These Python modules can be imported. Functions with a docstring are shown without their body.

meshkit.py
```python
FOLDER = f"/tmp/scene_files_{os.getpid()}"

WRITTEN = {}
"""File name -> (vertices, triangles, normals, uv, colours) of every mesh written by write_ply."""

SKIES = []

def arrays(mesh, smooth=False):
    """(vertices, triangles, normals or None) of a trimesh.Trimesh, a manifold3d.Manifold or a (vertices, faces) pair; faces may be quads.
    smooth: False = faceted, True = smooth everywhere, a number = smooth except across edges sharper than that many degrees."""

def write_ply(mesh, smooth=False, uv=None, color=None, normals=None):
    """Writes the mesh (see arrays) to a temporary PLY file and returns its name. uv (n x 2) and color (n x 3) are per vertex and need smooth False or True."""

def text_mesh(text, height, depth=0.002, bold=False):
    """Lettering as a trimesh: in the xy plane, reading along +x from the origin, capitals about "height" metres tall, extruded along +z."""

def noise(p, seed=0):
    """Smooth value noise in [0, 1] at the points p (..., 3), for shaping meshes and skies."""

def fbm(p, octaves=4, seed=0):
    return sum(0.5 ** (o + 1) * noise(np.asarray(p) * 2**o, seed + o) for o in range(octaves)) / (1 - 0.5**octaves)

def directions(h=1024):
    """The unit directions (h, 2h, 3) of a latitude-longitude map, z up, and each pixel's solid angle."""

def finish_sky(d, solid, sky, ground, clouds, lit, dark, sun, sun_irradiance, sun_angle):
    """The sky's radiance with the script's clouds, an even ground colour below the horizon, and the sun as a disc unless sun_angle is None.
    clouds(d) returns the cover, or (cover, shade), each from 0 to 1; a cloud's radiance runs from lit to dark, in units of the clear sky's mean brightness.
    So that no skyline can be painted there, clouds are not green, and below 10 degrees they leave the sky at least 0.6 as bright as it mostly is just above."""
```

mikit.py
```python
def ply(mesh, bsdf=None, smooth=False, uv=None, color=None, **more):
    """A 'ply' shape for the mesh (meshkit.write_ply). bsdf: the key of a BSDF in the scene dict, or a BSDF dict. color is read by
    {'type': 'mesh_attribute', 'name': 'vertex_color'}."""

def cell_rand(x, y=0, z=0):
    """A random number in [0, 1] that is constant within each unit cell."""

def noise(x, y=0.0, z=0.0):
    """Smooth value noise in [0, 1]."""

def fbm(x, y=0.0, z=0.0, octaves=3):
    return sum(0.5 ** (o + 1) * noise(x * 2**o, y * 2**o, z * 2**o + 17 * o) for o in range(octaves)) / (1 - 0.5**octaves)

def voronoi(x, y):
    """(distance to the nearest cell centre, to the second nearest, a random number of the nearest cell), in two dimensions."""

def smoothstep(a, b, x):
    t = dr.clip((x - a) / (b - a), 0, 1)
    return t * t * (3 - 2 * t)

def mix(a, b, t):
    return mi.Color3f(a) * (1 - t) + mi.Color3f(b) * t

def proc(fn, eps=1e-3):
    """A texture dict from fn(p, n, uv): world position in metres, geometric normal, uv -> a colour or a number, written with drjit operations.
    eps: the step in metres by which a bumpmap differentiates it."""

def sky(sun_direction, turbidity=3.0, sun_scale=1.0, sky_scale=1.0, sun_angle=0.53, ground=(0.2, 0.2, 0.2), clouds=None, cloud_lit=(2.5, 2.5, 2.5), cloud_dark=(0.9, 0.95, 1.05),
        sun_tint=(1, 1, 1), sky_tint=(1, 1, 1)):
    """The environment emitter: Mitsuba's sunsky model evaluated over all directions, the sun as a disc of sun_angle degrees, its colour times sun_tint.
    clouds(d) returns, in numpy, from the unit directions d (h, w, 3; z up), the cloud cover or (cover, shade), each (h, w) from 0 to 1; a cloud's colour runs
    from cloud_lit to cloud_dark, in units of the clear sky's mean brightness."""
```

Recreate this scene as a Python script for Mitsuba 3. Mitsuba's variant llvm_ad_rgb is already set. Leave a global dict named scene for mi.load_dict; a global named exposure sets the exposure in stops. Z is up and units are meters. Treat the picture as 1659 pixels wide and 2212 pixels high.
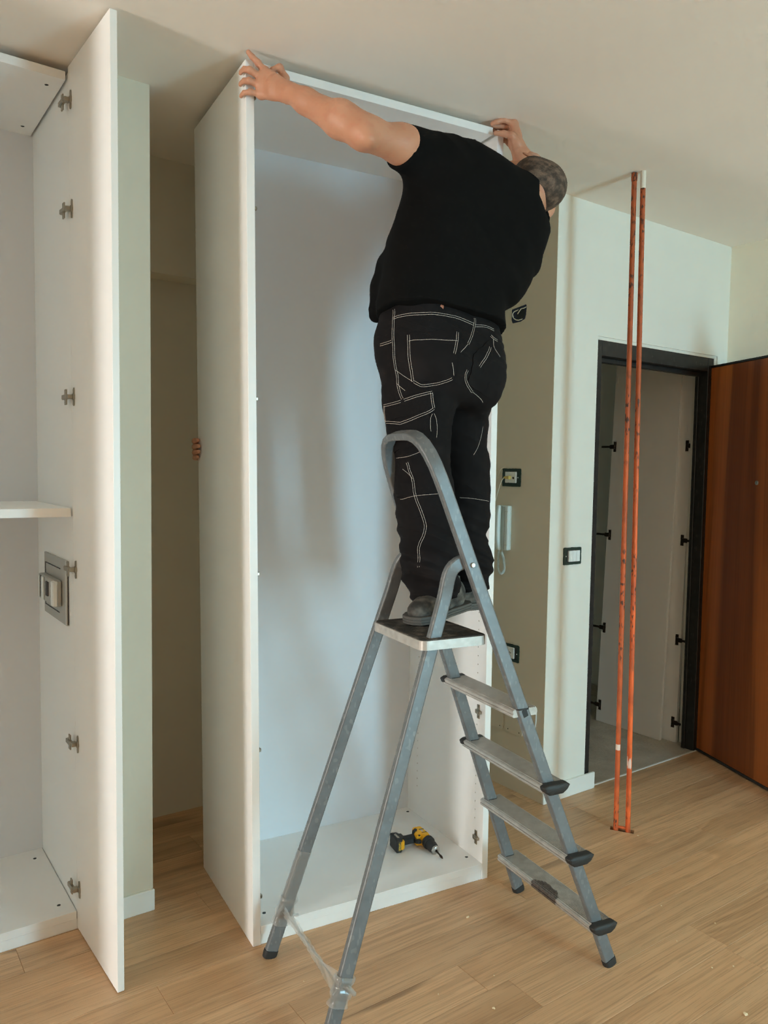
import math, numpy as np, trimesh, drjit as dr, mitsuba as mi, manifold3d as m3
from shapely.geometry import Polygon, Point, box as sbox
import mikit, meshkit
from mikit import proc, noise, fbm, cell_rand, smoothstep, mix

T = mi.ScalarTransform4f
scene, labels = {'type': 'scene'}, {}
V = lambda *a: np.array(a, float)


def S(r, g, b):
    """sRGB 0-255 -> linear."""
    return [((c / 255) / 12.92 if c <= 10 else ((c / 255 + 0.055) / 1.055) ** 2.4) for c in (r, g, b)]


# ------------------------------------------------------------------ camera, light, exposure
CAM_O = V(0, 0, 1.4983)
CAM_F = V(0.57947805, 0.81305213, -0.05613754)
CAM_U = V(0.01879181, 0.0555334, 0.99827998)
scene['camera'] = {'type': 'perspective', 'fov': 2 * math.degrees(math.atan(829.5 / 1680.0)), 'fov_axis': 'x', 'near_clip': 0.05, 'far_clip': 100.0,
                   'to_world': T().look_at(origin=CAM_O.tolist(), target=(CAM_O + CAM_F).tolist(), up=CAM_U.tolist())}
exposure = 0.42
# daylight comes through two tall windows (built below, with their frames): one far to the left, one in the wall behind the camera
WINDOWS = {  # name: (wall, from, to, bottom, top, radiance)
    'window_1': ('left', 1.15, 1.95, 0.10, 2.35, (26.5, 27.2, 27.2)),
    'window_2': ('behind', 2.20, 3.05, 0.10, 2.35, (8.6, 16.2, 20.0)),
}
XL, XR, YB, ZC = -5.0, 3.92, -3.2, 2.70   # room: left wall, right wall, wall behind the camera, ceiling


# ------------------------------------------------------------------ helpers
def key(name, parent=None):
    k = name if parent is None else parent + '__' + name
    base, n = k, 0
    while k in scene or k in labels or any(q.startswith(k + '__') for q in scene):
        n += 1
        k = '%s_%03d' % (base, n)
    return k


def obj(name, mesh, mat, parent=None, smooth=False, label=None, cat=None, group=None, kind=None, uv=None, **more):
    """One entry of the scene under its own key."""
    k = key(name, parent)
    scene[k] = mikit.ply(mesh, mat, smooth=smooth, uv=uv, **more)
    tag(k, label, cat, group, kind)
    return k


def tag(k, label=None, cat=None, group=None, kind=None):
    d = {a: b for a, b in (('label', label), ('category', cat), ('group', group), ('kind', kind)) if b}
    if d:
        labels[k] = {**labels.get(k, {}), **d}
    return k


def thing(name, label, cat, group=None):
    return tag(key(name), label, cat, group)


def struct(name, mesh, mat, smooth=False, **more):
    return obj(name, mesh, mat, None, smooth, kind='structure', **more)


def cat(*ms):
    return trimesh.util.concatenate([m for m in ms])


def box(x0, x1, y0, y1, z0, z1, bev=0.0):
    if not bev:
        m = trimesh.creation.box(extents=(x1 - x0, y1 - y0, z1 - z0))
        m.apply_translation(((x0 + x1) / 2, (y0 + y1) / 2, (z0 + z1) / 2))
        return m
    h, c, pts = V(x1 - x0, y1 - y0, z1 - z0) / 2, V(x0 + x1, y0 + y1, z0 + z1) / 2, []
    for sx in (-1, 1):
        for sy in (-1, 1):
            for sz in (-1, 1):
                for a in range(3):
                    d = h - bev
                    d = d.copy(); d[a] = h[a]
                    pts.append(c + V(sx, sy, sz) * d)
    return trimesh.Trimesh(np.array(pts)).convex_hull


def place(mesh, o, ex, ey, ez=(0, 0, 1), shear=None):
    """The mesh in a frame with origin o and axes ex, ey, ez."""
    m = mesh.copy()
    v = np.asarray(m.vertices)
    m.vertices = V(*o) + v[:, :1] * V(*ex) + v[:, 1:2] * V(*ey) + v[:, 2:3] * V(*ez)
    if np.linalg.det(np.array([ex, ey, ez], float)) < 0:
        m.invert()
    return m


def lean(mesh, kx=0.0, ky=0.0):
    m = mesh.copy()
    v = np.array(m.vertices)
    v[:, 0] += kx * v[:, 2]; v[:, 1] += ky * v[:, 2]
    m.vertices = v
    return m


def unit(v):
    return v / np.linalg.norm(v)


def sweep(path, prof, side, cap=True, scale=None):
    """A closed profile (n, 2) swept along the path; its first axis stays near `side`."""
    P, prof = np.asarray(path, float), np.asarray(prof, float)
    n, k = len(P), len(prof)
    t = np.gradient(P, axis=0); t /= np.linalg.norm(t, axis=1, keepdims=True)
    side = np.broadcast_to(np.asarray(side, float), P.shape)
    a = side - (side * t).sum(1, keepdims=True) * t; a /= np.linalg.norm(a, axis=1, keepdims=True)
    b = np.cross(t, a)
    s = np.ones(n) if scale is None else np.asarray(scale, float)
    v = (P[:, None] + s[:, None, None] * (a[:, None] * prof[None, :, :1] + b[:, None] * prof[None, :, 1:])).reshape(-1, 3)
    f = []
    for i in range(n - 1):
        for j in range(k):
            q = (i * k + j, i * k + (j + 1) % k, (i + 1) * k + (j + 1) % k, (i + 1) * k + j)
            f += [(q[0], q[1], q[2]), (q[0], q[2], q[3])]
    v = list(v)
    if cap:
        for base, flip in ((0, True), ((n - 1) * k, False)):
            v.append(np.mean(v[base:base + k], axis=0)); c = len(v) - 1
            for j in range(k):
                e = (c, base + j, base + (j + 1) % k)
                f.append(e[::-1] if flip else e)
    return trimesh.Trimesh(np.array(v), np.array(f), process=False)


def ring(r, n=12, r2=None):
    a = np.arange(n) * 2 * np.pi / n
    return np.stack([r * np.cos(a), (r2 or r) * np.sin(a)], 1)


def tube(path, r, n=10, scale=None):
    P = np.asarray(path, float)
    d = unit(P[-1] - P[0] + 1e-9)
    side = np.zeros_like(P)
    side[0] = unit(np.cross(unit(P[1] - P[0]), V(0.31, 0.77, 0.55)))
    t = np.gradient(P, axis=0)
    for i in range(1, len(P)):   # parallel transport
        ti = unit(t[i]); q = side[i - 1] - (side[i - 1] @ ti) * ti
        side[i] = unit(q)
    return sweep(P, ring(r, n), side, scale=scale)


def curve(pts, n=40):
    """Catmull-Rom through the points."""
    P = np.asarray(pts, float)
    P = np.vstack([2 * P[0] - P[1], P, 2 * P[-1] - P[-2]])
    out = []
    seg = len(P) - 3
    for u in np.linspace(0, seg, n):
        i = min(int(u), seg - 1); x = u - i
        a, b, c, d = P[i:i + 4]
        out.append(0.5 * (2 * b + (c - a) * x + (2 * a - 5 * b + 4 * c - d) * x * x + (3 * b - a - 3 * c + d) * x ** 3))
    return np.array(out)


def rod(p, q, r, n=14, r2=None):
    return sweep([p, q], ring(r, n), unit(np.cross(unit(V(*q) - V(*p)), V(0.31, 0.77, 0.55))), scale=None if r2 is None else [1, r2 / r])


def lathe(prof, o, axis, n=20):
    """(along, radius) pairs turned about the axis."""
    axis = unit(V(*axis)); a = unit(np.cross(axis, V(0.31, 0.77, 0.55))); b = np.cross(axis, a)
    ang = np.arange(n) * 2 * np.pi / n
    v, f, k = [], [], len(prof)
    for h, r in prof:
        v += [V(*o) + axis * h + r * (math.cos(t) * a + math.sin(t) * b) for t in ang]
    for i in range(k - 1):
        for j in range(n):
            q = (i * n + j, i * n + (j + 1) % n, (i + 1) * n + (j + 1) % n, (i + 1) * n + j)
            f += [(q[0], q[1], q[2]), (q[0], q[2], q[3])]
    for base, flip in ((0, True), ((k - 1) * n, False)):
        v.append(np.mean(v[base:base + n], axis=0)); c = len(v) - 1
        f += [((c, base + j, base + (j + 1) % n)[::-1] if flip else (c, base + j, base + (j + 1) % n)) for j in range(n)]
    return trimesh.Trimesh(np.array(v), np.array(f), process=False)


def extrude(poly, h):
    return trimesh.creation.extrude_polygon(poly, h, engine='earcut')


def rrect(w, h, r, seg=5):
    return sbox(-w / 2 + r, -h / 2 + r, w / 2 - r, h / 2 - r).buffer(r, quad_segs=seg)


# ------------------------------------------------------------------ materials
def bsdf(name, color, rough=0.5, metal=0.0, spec=0.5, bump=None, bump_scale=1.0, eps=1e-3, **more):
    c = color if isinstance(color, dict) else {'type': 'rgb', 'value': list(color)}
    b = {'type': 'principled', 'base_color': c, 'roughness': rough, 'metallic': metal, 'specular': spec, **more}
    if bump is not None:
        b = {'type': 'bumpmap', 'arbitrary': proc(bump, eps), 'scale': bump_scale, 'bsdf': b}
    scene[name] = {'type': 'twosided', 'bsdf': b}
    return name


def plaster(base, amount=0.03):
    base = [float(x) for x in base]
    def f(p, n, uv):
        v = fbm(p.x * 3.1 + 7, p.y * 3.1, p.z * 3.1, 3)
        return mi.Color3f(*base) * (1 - amount + 2 * amount * v)
    return proc(f)


def plaster_bump(p, n, uv):
    return fbm(p.x * 90, p.y * 90, p.z * 90, 3) * 0.0009


def ceil_bump(p, n, uv):
    v = fbm(p.x * 55, p.y * 55, p.z * 55, 4)
    return v * 0.0012 + smoothstep(0.66, 0.9, noise(p.x * 60, p.y * 60, 3.0)) * 0.0005


bsdf('m_wall', plaster(S(224, 223, 214)), 0.9, spec=0.15, bump=plaster_bump)
bsdf('m_wall_greige', plaster(S(208, 200, 182)), 0.9, spec=0.15, bump=plaster_bump)
bsdf('m_ceiling', plaster(S(222, 213, 202), 0.02), 0.92, spec=0.1, bump=ceil_bump)
bsdf('m_wall_sand', plaster(S(240, 232, 214)), 0.9, spec=0.15, bump=plaster_bump)
bsdf('m_baseboard', S(226, 226, 220), 0.45)
bsdf('m_melamine', S(230, 229, 226), 0.36, spec=0.45)
bsdf('m_melamine_edge', S(236, 234, 228), 0.4)
bsdf('m_back_panel', S(214, 217, 222), 0.42, spec=0.45)
bsdf('m_dark_gap', S(40, 34, 28), 0.9)
bsdf('m_black', S(22, 21, 20), 0.5)
bsdf('m_hinge', S(158, 148, 132), 0.28, metal=0.9)
bsdf('m_bronze', S(58, 48, 40), 0.35, metal=0.85)
bsdf('m_steel', S(190, 188, 184), 0.25, metal=0.95)
bsdf('m_white_plastic', S(222, 226, 224), 0.35)
bsdf('m_green_plastic', S(22, 44, 36), 0.5)
bsdf('m_navy', S(22, 27, 52), 0.5)
bsdf('m_wire', S(214, 206, 186), 0.5)
bsdf('m_yellow_plug', S(196, 172, 96), 0.35)
bsdf('m_window_frame', S(225, 225, 222), 0.4)


def wood_floor(p, n, uv):
    u, v = uv.x, uv.y
    idr = cell_rand(dr.floor(u * 0.1), 3, 1)
    idr2 = cell_rand(dr.floor(u * 0.1), 9, 4)
    warp = fbm(u * 0.8, v * 4.0, 2.0, 3) - 0.5
    # cathedral figure: contours of a long stretched field
    fld = fbm(u * 0.45 + 3, v * 5.0 + 2.5 * warp, 0.0, 2) * 7.0 + v * 26.0 * (idr2 - 0.3)
    saw = fld - dr.floor(fld)
    rings = smoothstep(0.0, 0.8, saw) * (1 - smoothstep(0.82, 1.0, saw))
    fine = fbm(u * 3.2, v * 210.0 + warp * 9, 1.0, 3)
    pores = smoothstep(0.62, 0.8, noise(u * 11.0, v * 430.0 + warp * 12, 5.0))
    streak = fbm(u * 0.7, v * 24.0 + warp * 6, 7.0, 3)
    base = mix(S(190, 150, 112), S(213, 175, 136), streak)
    base = mix(base, mi.Color3f(*S(152, 113, 78)), 0.34 * rings * smoothstep(0.35, 0.6, fbm(u * 1.3, v * 6.0, 12.0, 2)))
    base = mix(base, mi.Color3f(*S(150, 112, 79)), 0.28 * smoothstep(0.45, 0.8, fine))
    base = mix(base, mi.Color3f(*S(132, 96, 66)), 0.22 * pores)
    knot = smoothstep(0.80, 0.92, noise(u * 3.0 + 11, v * 13.0, 9.0)) * smoothstep(0.5, 0.7, noise(u * 0.9, v * 3.0, 4.0))
    base = mix(base, mi.Color3f(*S(96, 66, 42)), 0.6 * knot)
    tone = 0.86 + 0.22 * idr
    return base * mi.Color3f(tone, tone * (0.985 + 0.03 * idr2), tone * (0.96 + 0.06 * idr2))


def wood_floor_bump(p, n, uv):
    return noise(uv.x * 11.0, uv.y * 420.0, 5.0) * 0.00006


bsdf('m_floor', proc(wood_floor), 0.42, spec=0.4, bump=wood_floor_bump, eps=5e-4)


def door_wood(p, n, uv):
    u, v = uv.x, uv.y   # u along the width, v up
    w = fbm(u * 2.0, v * 0.35, 1.0, 3)
    streak = fbm(u * 26.0 + w * 6, v * 0.5, 4.0, 3)
    band = fbm(u * 7.0 + w * 1.5, v * 0.12, 8.0, 2)
    fine = fbm(u * 240.0, v * 3.0, 2.0, 2)
    base = mix(S(112, 58, 24), S(172, 98, 46), smoothstep(0.25, 0.75, band))
    base = mix(base, mi.Color3f(*S(84, 42, 18)), 0.5 * smoothstep(0.5, 0.8, streak))
    return base * (0.9 + 0.2 * fine)


bsdf('m_door_wood', proc(door_wood), 0.38, spec=0.4)


def stone(p, n, uv):
    v = fbm(p.x * 9, p.y * 9, p.z * 9, 4)
    speck = noise(p.x * 160, p.y * 160, p.z * 160)
    return mix(S(150, 140, 124), S(186, 176, 160), v) * (0.92 + 0.16 * speck)


bsdf('m_stone', proc(stone), 0.35)
bsdf('m_stone_pale', plaster(S(198, 192, 180), 0.08), 0.4)


def black_frame(p, n, uv):
    v = fbm(p.x * 30, p.y * 30, p.z * 30, 3)
    worn = smoothstep(0.66, 0.74, fbm(p.x * 90, p.y * 90, p.z * 30, 3))
    return mix(mix(S(20, 19, 18), S(36, 35, 34), v), S(70, 66, 62), 0.22 * worn)


bsdf('m_black_frame', proc(black_frame), 0.45)


def ladder_paint(p, n, uv):
    v = fbm(p.x * 40, p.y * 40, p.z * 40, 3)
    sc = smoothstep(0.70, 0.78, noise(p.x * 160, p.y * 160, p.z * 60))
    dirt = smoothstep(0.6, 0.75, noise(p.x * 17 + 4, p.y * 17, p.z * 17))
    c = mix(S(98, 101, 103), S(114, 117, 119), v)
    c = mix(c, S(150, 150, 146), 0.25 * sc)
    return mix(c, S(78, 77, 76), 0.2 * dirt)


bsdf('m_ladder', proc(ladder_paint), 0.42, metal=0.25, spec=0.5)


def alu(p, n, uv):
    v = fbm(p.x * 60, p.y * 60, p.z * 60, 3)
    return mix(S(168, 163, 156), S(200, 196, 190), v)


def alu_stain(p, n, uv):
    c = alu(p, n, uv)
    # dried glue stain on the lowest tread, off its middle
    dx, dy = p.x - 1.853, p.y - 1.675
    a, b = dx * -0.989 + dy * 0.146, dx * 0.146 + dy * 0.989
    r = dr.sqrt(dr.square(a / 0.037) + dr.square(b / 0.062)) + 0.5 * (fbm(p.x * 45, p.y * 45, 0.0, 3) - 0.5)
    m = (1 - smoothstep(0.86, 0.96, r)) * smoothstep(0.1, 0.11, p.z) * (1 - smoothstep(0.17, 0.18, p.z))
    return mix(c, mix(S(92, 84, 80), S(126, 116, 110), noise(p.x * 300, p.y * 300, 0.0)), m)


bsdf('m_alu', proc(alu_stain), 0.38, metal=0.6)
bsdf('m_alu_worn', proc(alu), 0.4, metal=0.4)
bsdf('m_rubber', S(34, 33, 32), 0.6)


def mat_rubber(p, n, uv):
    v = fbm(p.x * 30, p.y * 30, p.z * 30, 3)
    return mix(S(48, 45, 42), S(96, 88, 80), smoothstep(0.5, 0.8, v))


bsdf('m_mat', proc(mat_rubber), 0.8)


def pipe_paint(p, n, uv):
    """Orange primer, browner and worn with the upper lengths, chipped to dark steel, with white paint daubs."""
    up = p.z + 0.25 * (fbm(p.x * 20, p.y * 20, p.z * 4, 3) - 0.5)
    left = smoothstep(0.0, 0.012, 2.6835 - p.x - 0.0009 * p.z)      # the left pipe's coat is the browner one
    a = mix(S(236, 106, 48), S(196, 84, 40), smoothstep(0.3, 0.7, fbm(p.x * 40, p.y * 40, p.z * 9, 3)))
    b = mix(S(170, 84, 46), S(136, 66, 38), fbm(p.x * 50, p.y * 50, p.z * 14, 3))
    c = mix(a, b, smoothstep(1.45, 1.95, up) * 0.85)
    c = mix(c, mix(S(190, 92, 44), S(150, 74, 42), noise(p.x * 60, p.y * 60, p.z * 30)), 0.6 * left)
    chips = smoothstep(0.60, 0.66, fbm(p.x * 170, p.y * 170, p.z * 52, 3)) * smoothstep(0.34, 0.62, noise(p.x * 8, p.y * 8, p.z * 4.0))
    rub = smoothstep(0.5, 0.8, fbm(p.x * 90, p.y * 90, p.z * 16, 3))
    c = mix(c, mi.Color3f(*S(140, 74, 42)), 0.5 * rub)
    c = mix(c, mi.Color3f(*S(58, 40, 32)), chips * 0.9)
    daub = (1 - smoothstep(0.030, 0.036, dr.abs(p.z - 0.292) + 0.03 * noise(p.x * 300, p.y * 300, p.z * 40))) * smoothstep(-0.2, 0.1, 2.6905 - p.x + 0.004) * smoothstep(0.0, 0.003, 2.6915 - p.x) * smoothstep(0.0, 0.002, p.x - 2.677)
    daub2 = (1 - smoothstep(0.010, 0.014, dr.abs(p.z - 0.352))) * (1 - smoothstep(2.6645, 2.6665, p.x))
    c = mix(c, mi.Color3f(*S(226, 206, 190)), dr.maximum(daub, daub2))
    return c


bsdf('m_pipe', proc(pipe_paint), 0.5, spec=0.4)
bsdf('m_pipe_white', S(222, 214, 200), 0.6)
scene['m_wrap'] = {'type': 'principledthin', 'base_color': {'type': 'rgb', 'value': [0.97, 0.97, 0.96]}, 'roughness': 0.12, 'spec_trans': 0.78, 'diff_trans': 1.0, 'eta': 1.5}

# ================================================================== THE SETTING
YF, YP, YN, XG = 2.363, 2.5127, 3.16, 2.585     # wall with the entrance, pillar face, back of the niches, flank of the niche
W = 0.12                                       # wall thickness outside the frame
# floor: oak planks laid along x in rows 0.137 m wide, over a slab
slab = m3.Manifold.cube((XR - XL, 3.2 - YB, 0.08)).translate((XL, YB, -0.096))
struct('floor', trimesh.Trimesh(*(lambda m: (m.vert_properties[:, :3], m.tri_verts))(slab.to_mesh())), 'm_dark_gap')
rng = np.random.default_rng(11)
JOINTS = {  # row -> plank ends seen in the photograph (row 0 starts at y = 2.396)
    0: [0.439, 1.02, 2.55], -1: [2.1], -2: [2.69, 0.1], -3: [0.738, 2.42], -4: [1.96], -5: [1.017, 2.969], -6: [1.52, 3.4], -7: [1.60, 0.5], -8: [2.3]}
ROW = 0.137
rows = range(-41, 6)
for r in rows:
    y0 = 2.396 + r * ROW
    y1 = min(y0 + ROW, 3.2)
    if r in JOINTS:
        seen = sorted(JOINTS[r])
        ends = [XL] + [seen[0] - 1.9 * k for k in range(4, 0, -1) if XL + 0.3 < seen[0] - 1.9 * k] + seen
        x = seen[-1]
        while x + 1.9 < XR - 0.2:
            x += 1.9; ends.append(x)
        ends.append(XR)
    else:
        x = XL + rng.uniform(0.3, 2.2); ends = [XL]
        while x < XR - 0.25:
            ends.append(x); x += rng.uniform(1.9, 2.3)
        ends.append(XR)
    for a, b in zip(ends[:-1], ends[1:]):
        m = box(a + 0.0003, b - 0.0003, max(y0, YB) + 0.0003, y1 - 0.0003, -0.014, rng.uniform(-0.0003, 0.0), 0.0011)
        if a < 2.69 < b and r in (-2, -3, -4):     # opening where the heating pipes rise
            c = m3.Manifold(m3.Mesh(np.asarray(m.vertices, np.float32), np.asarray(m.faces, np.uint32)))
            c = c - m3.Manifold.cube((0.096, 0.034, 0.2), True).rotate((0, 0, -57.6)).translate((2.681, 2.0015, 0))
            q = c.to_mesh(); m = trimesh.Trimesh(q.vert_properties[:, :3], q.tri_verts)
        m = trimesh.Trimesh(m.vertices[m.faces.reshape(-1)], np.arange(len(m.faces) * 3).reshape(-1, 3), process=False)
        off = (rng.uniform(0, 9 - min(b - a, 5)) + 10 * rng.integers(0, 400), rng.uniform(0, 40))
        flip = rng.choice((-1, 1))
        v = np.asarray(m.vertices)
        lx = v[:, 0] - a
        uv = np.stack([off[0] + (lx if flip > 0 else (b - a) - lx), off[1] + v[:, 1] - y0], 1)
        obj('plank', m, 'm_floor', 'floor', uv=uv)


def wood_uv(m, u, v):
    m = trimesh.Trimesh(m.vertices[m.faces.reshape(-1)], np.arange(len(m.faces) * 3).reshape(-1, 3), process=False)
    p = np.asarray(m.vertices)
    return m, np.stack([p @ V(*u), p @ V(*v)], 1)


struct('ceiling', box(XL - 0.25, 5.4, YB - 0.25, 5.4, ZC, ZC + 0.15), 'm_ceiling')
# left and rear walls with their window openings


def wall_with_openings(x0, x1, z0, z1, holes, t, at):
    """A wall in its own plane: a along the wall, z up; holes as (a0, a1, z0, z1); `at` maps (a, depth, z) to the world."""
    poly = sbox(x0, z0, x1, z1)
    for h in holes:
        poly = poly.difference(sbox(h[0], h[2], h[1], h[3]))
    m = extrude(poly, t)
    v = np.array(m.vertices)
    m.vertices = np.array([at(a, d, z) for a, z, d in v])
    if m.volume < 0:
        m.invert()
    return m


ho = {k: [(w[1], w[2], w[3], w[4]) for w in WINDOWS.values() if w[0] == k] for k in ('left', 'behind')}
struct('wall_left', wall_with_openings(YB - W, 3.3, -0.1, ZC, ho['left'], 0.25, lambda a, d, z: (XL - d, a, z)), 'm_wall')
struct('wall_behind', wall_with_openings(XL, XR + W, -0.1, ZC, ho['behind'], 0.25, lambda a, d, z: (a, YB - d, z)), 'm_wall')
for n, (wall, a0, a1, z0, z1, rad) in WINDOWS.items():
    at = (lambda a, d, z: V(XL - d, a, z)) if wall == 'left' else (lambda a, d, z: V(a, YB - d, z))
    bars = []
    for (b0, b1, c0, c1) in ((a0, a0 + .05, z0, z1), (a1 - .05, a1, z0, z1), (a0, a1, z0, z0 + .06), (a0, a1, z1 - .05, z1)):
        bars.append(box(b0, b1, 0.06, 0.12, c0, c1))
    fr = cat(*bars); fr.vertices = np.array([at(*q) for q in fr.vertices])
    tag(n, kind='structure')
    obj('frame', fr, 'm_window_frame', n)
    c = [at(a, 0.13, z) for a, z in ((a0, z0), (a1, z0), (a1, z1), (a0, z1))]
    pane = trimesh.Trimesh(np.array(c), [[0, 1, 2], [0, 2, 3]], process=False)
    inward = V(1, 0, 0) if wall == 'left' else V(0, 1, 0)
    if pane.face_normals[0] @ inward < 0:
        pane.invert()
    obj('pane', pane, 'm_white_plastic', n, emitter={'type': 'area', 'radiance': {'type': 'rgb', 'value': list(rad)}})

struct('wall_right', box(XR, XR + W, YB, YF + 0.14, -0.1, ZC), 'm_wall_sand')
# the wall around the entrance door, with its flank that closes the wardrobe niche
DX0, DX1, DZ = 2.868, 3.83, 2.118
far = wall_with_openings(XG, 4.32, -0.1, ZC, [(DX0, DX1, -0.2, DZ)], 0.14, lambda a, d, z: (a, YF + d, z))
struct('wall_far', far, 'm_wall')
struct('wall_niche_right', box(XG - 0.002, XG + 0.12, YF + 0.0006, 3.3, -0.1, ZC), 'm_wall_greige')
struct('wall_niche_back', box(-0.9, XG + .05, YN + 0.018, YN + 0.14, -0.1, 2.3), 'm_wall_greige')
struct('trim_1', box(-0.9, XG, 3.068, YN + 0.14, 2.254, ZC), 'm_wall_greige')
# pillar between the two niches, a little out of plumb, with its skirting
pil = lean(box(0.650, 0.8612, YP, YN + 0.05, 0, ZC), -0.0045)
struct('wall_pillar', pil, 'm_wall_greige')
struct('baseboard_pillar', box(0.652, 0.8642, YP - 0.010, YP + 0.0, 0.0, 0.072, 0.002), 'm_baseboard')
struct('wall_alcove', box(XL - 0.2, -0.302, YP, YN + 0.2, -0.1, ZC), 'm_wall')
struct('baseboard_far', box(XG - 0.004, DX0 + 0.062, YF - 0.012, YF, 0.0, 0.078, 0.002), 'm_baseboard')
struct('baseboard_right', box(XR - 0.012, XR, YB, YF, 0.0, 0.078, 0.002), 'm_baseboard')

# entrance: recess in the plaster, black steel frame, leaf standing open into the room, stone threshold
tag('door_1', kind='structure')
FB = 0.046
jamb = cat(box(DX0 + .003, DX0 + FB, YF + .012, YF + .10, 0, 2.104, .002), box(3.765, 3.812, YF + .010, YF + .084, 0, 2.104, .002), box(DX0 + FB, 3.765, YF + .012, YF + .10, 2.034, 2.104, .002),
           box(DX0 + FB, DX0 + .060, YF + .05, YF + .08, 0, 2.034, .002), box(3.757, 3.765, YF + .06, YF + .08, 0, 2.034, .002), box(DX0 + FB, 3.765, YF + .05, YF + .08, 2.012, 2.034, .002))
obj('frame', jamb, 'm_black_frame', 'door_1')
obj('reveal', cat(box(3.812, DX1, YF + .008, YF + .02, 0, 2.118), box(DX0, DX1, YF + .008, YF + .02, 2.104, 2.118)), 'm_wall', 'door_1')
la, lb = V(3.802, 2.390, 0), V(3.802, 2.390, 0) + unit(V(-0.209, -0.521, 0)) * 0.89
le, ln = unit(lb - la), np.cross(unit(lb - la), V(0, 0, 1))
if ln[0] > 0: ln = -ln
leaf = box(0.006, 0.884, -0.010, 0.0, 0.016, 2.055, 0.0015)
leafw = place(leaf, la, le, ln)
leafw, uvw = wood_uv(leafw, le, (0, 0, 1))
obj('leaf', leafw, 'm_door_wood', 'door_1', uv=uvw, label='reddish brown wood veneer leaf standing open')
obj('leaf_edge', place(cat(box(0, 0.89, -0.06, -0.010, 0.006, 2.066, .002), box(0, 0.89, -0.012, 0.003, 2.055, 2.066, .001), box(0, 0.006, -0.012, 0.003, 0.006, 2.066, .001), box(0.884, 0.89, -0.012, 0.003, .006, 2.066, .001)), la, le, ln), 'm_black', 'door_1')
obj('bottom_seal', place(box(0.0, 0.89, -0.055, 0.004, 0.004, 0.017, .001), la, le, ln), 'm_rubber', 'door_1')
ph = la + le * 0.397 + V(0, 0, 1.4585)
obj('peephole', lathe([(0, .011), (.003, .011), (.005, .008), (.005, .004), (.001, .0035)], ph, ln, 20), 'm_steel', 'door_1', smooth=40)
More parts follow.
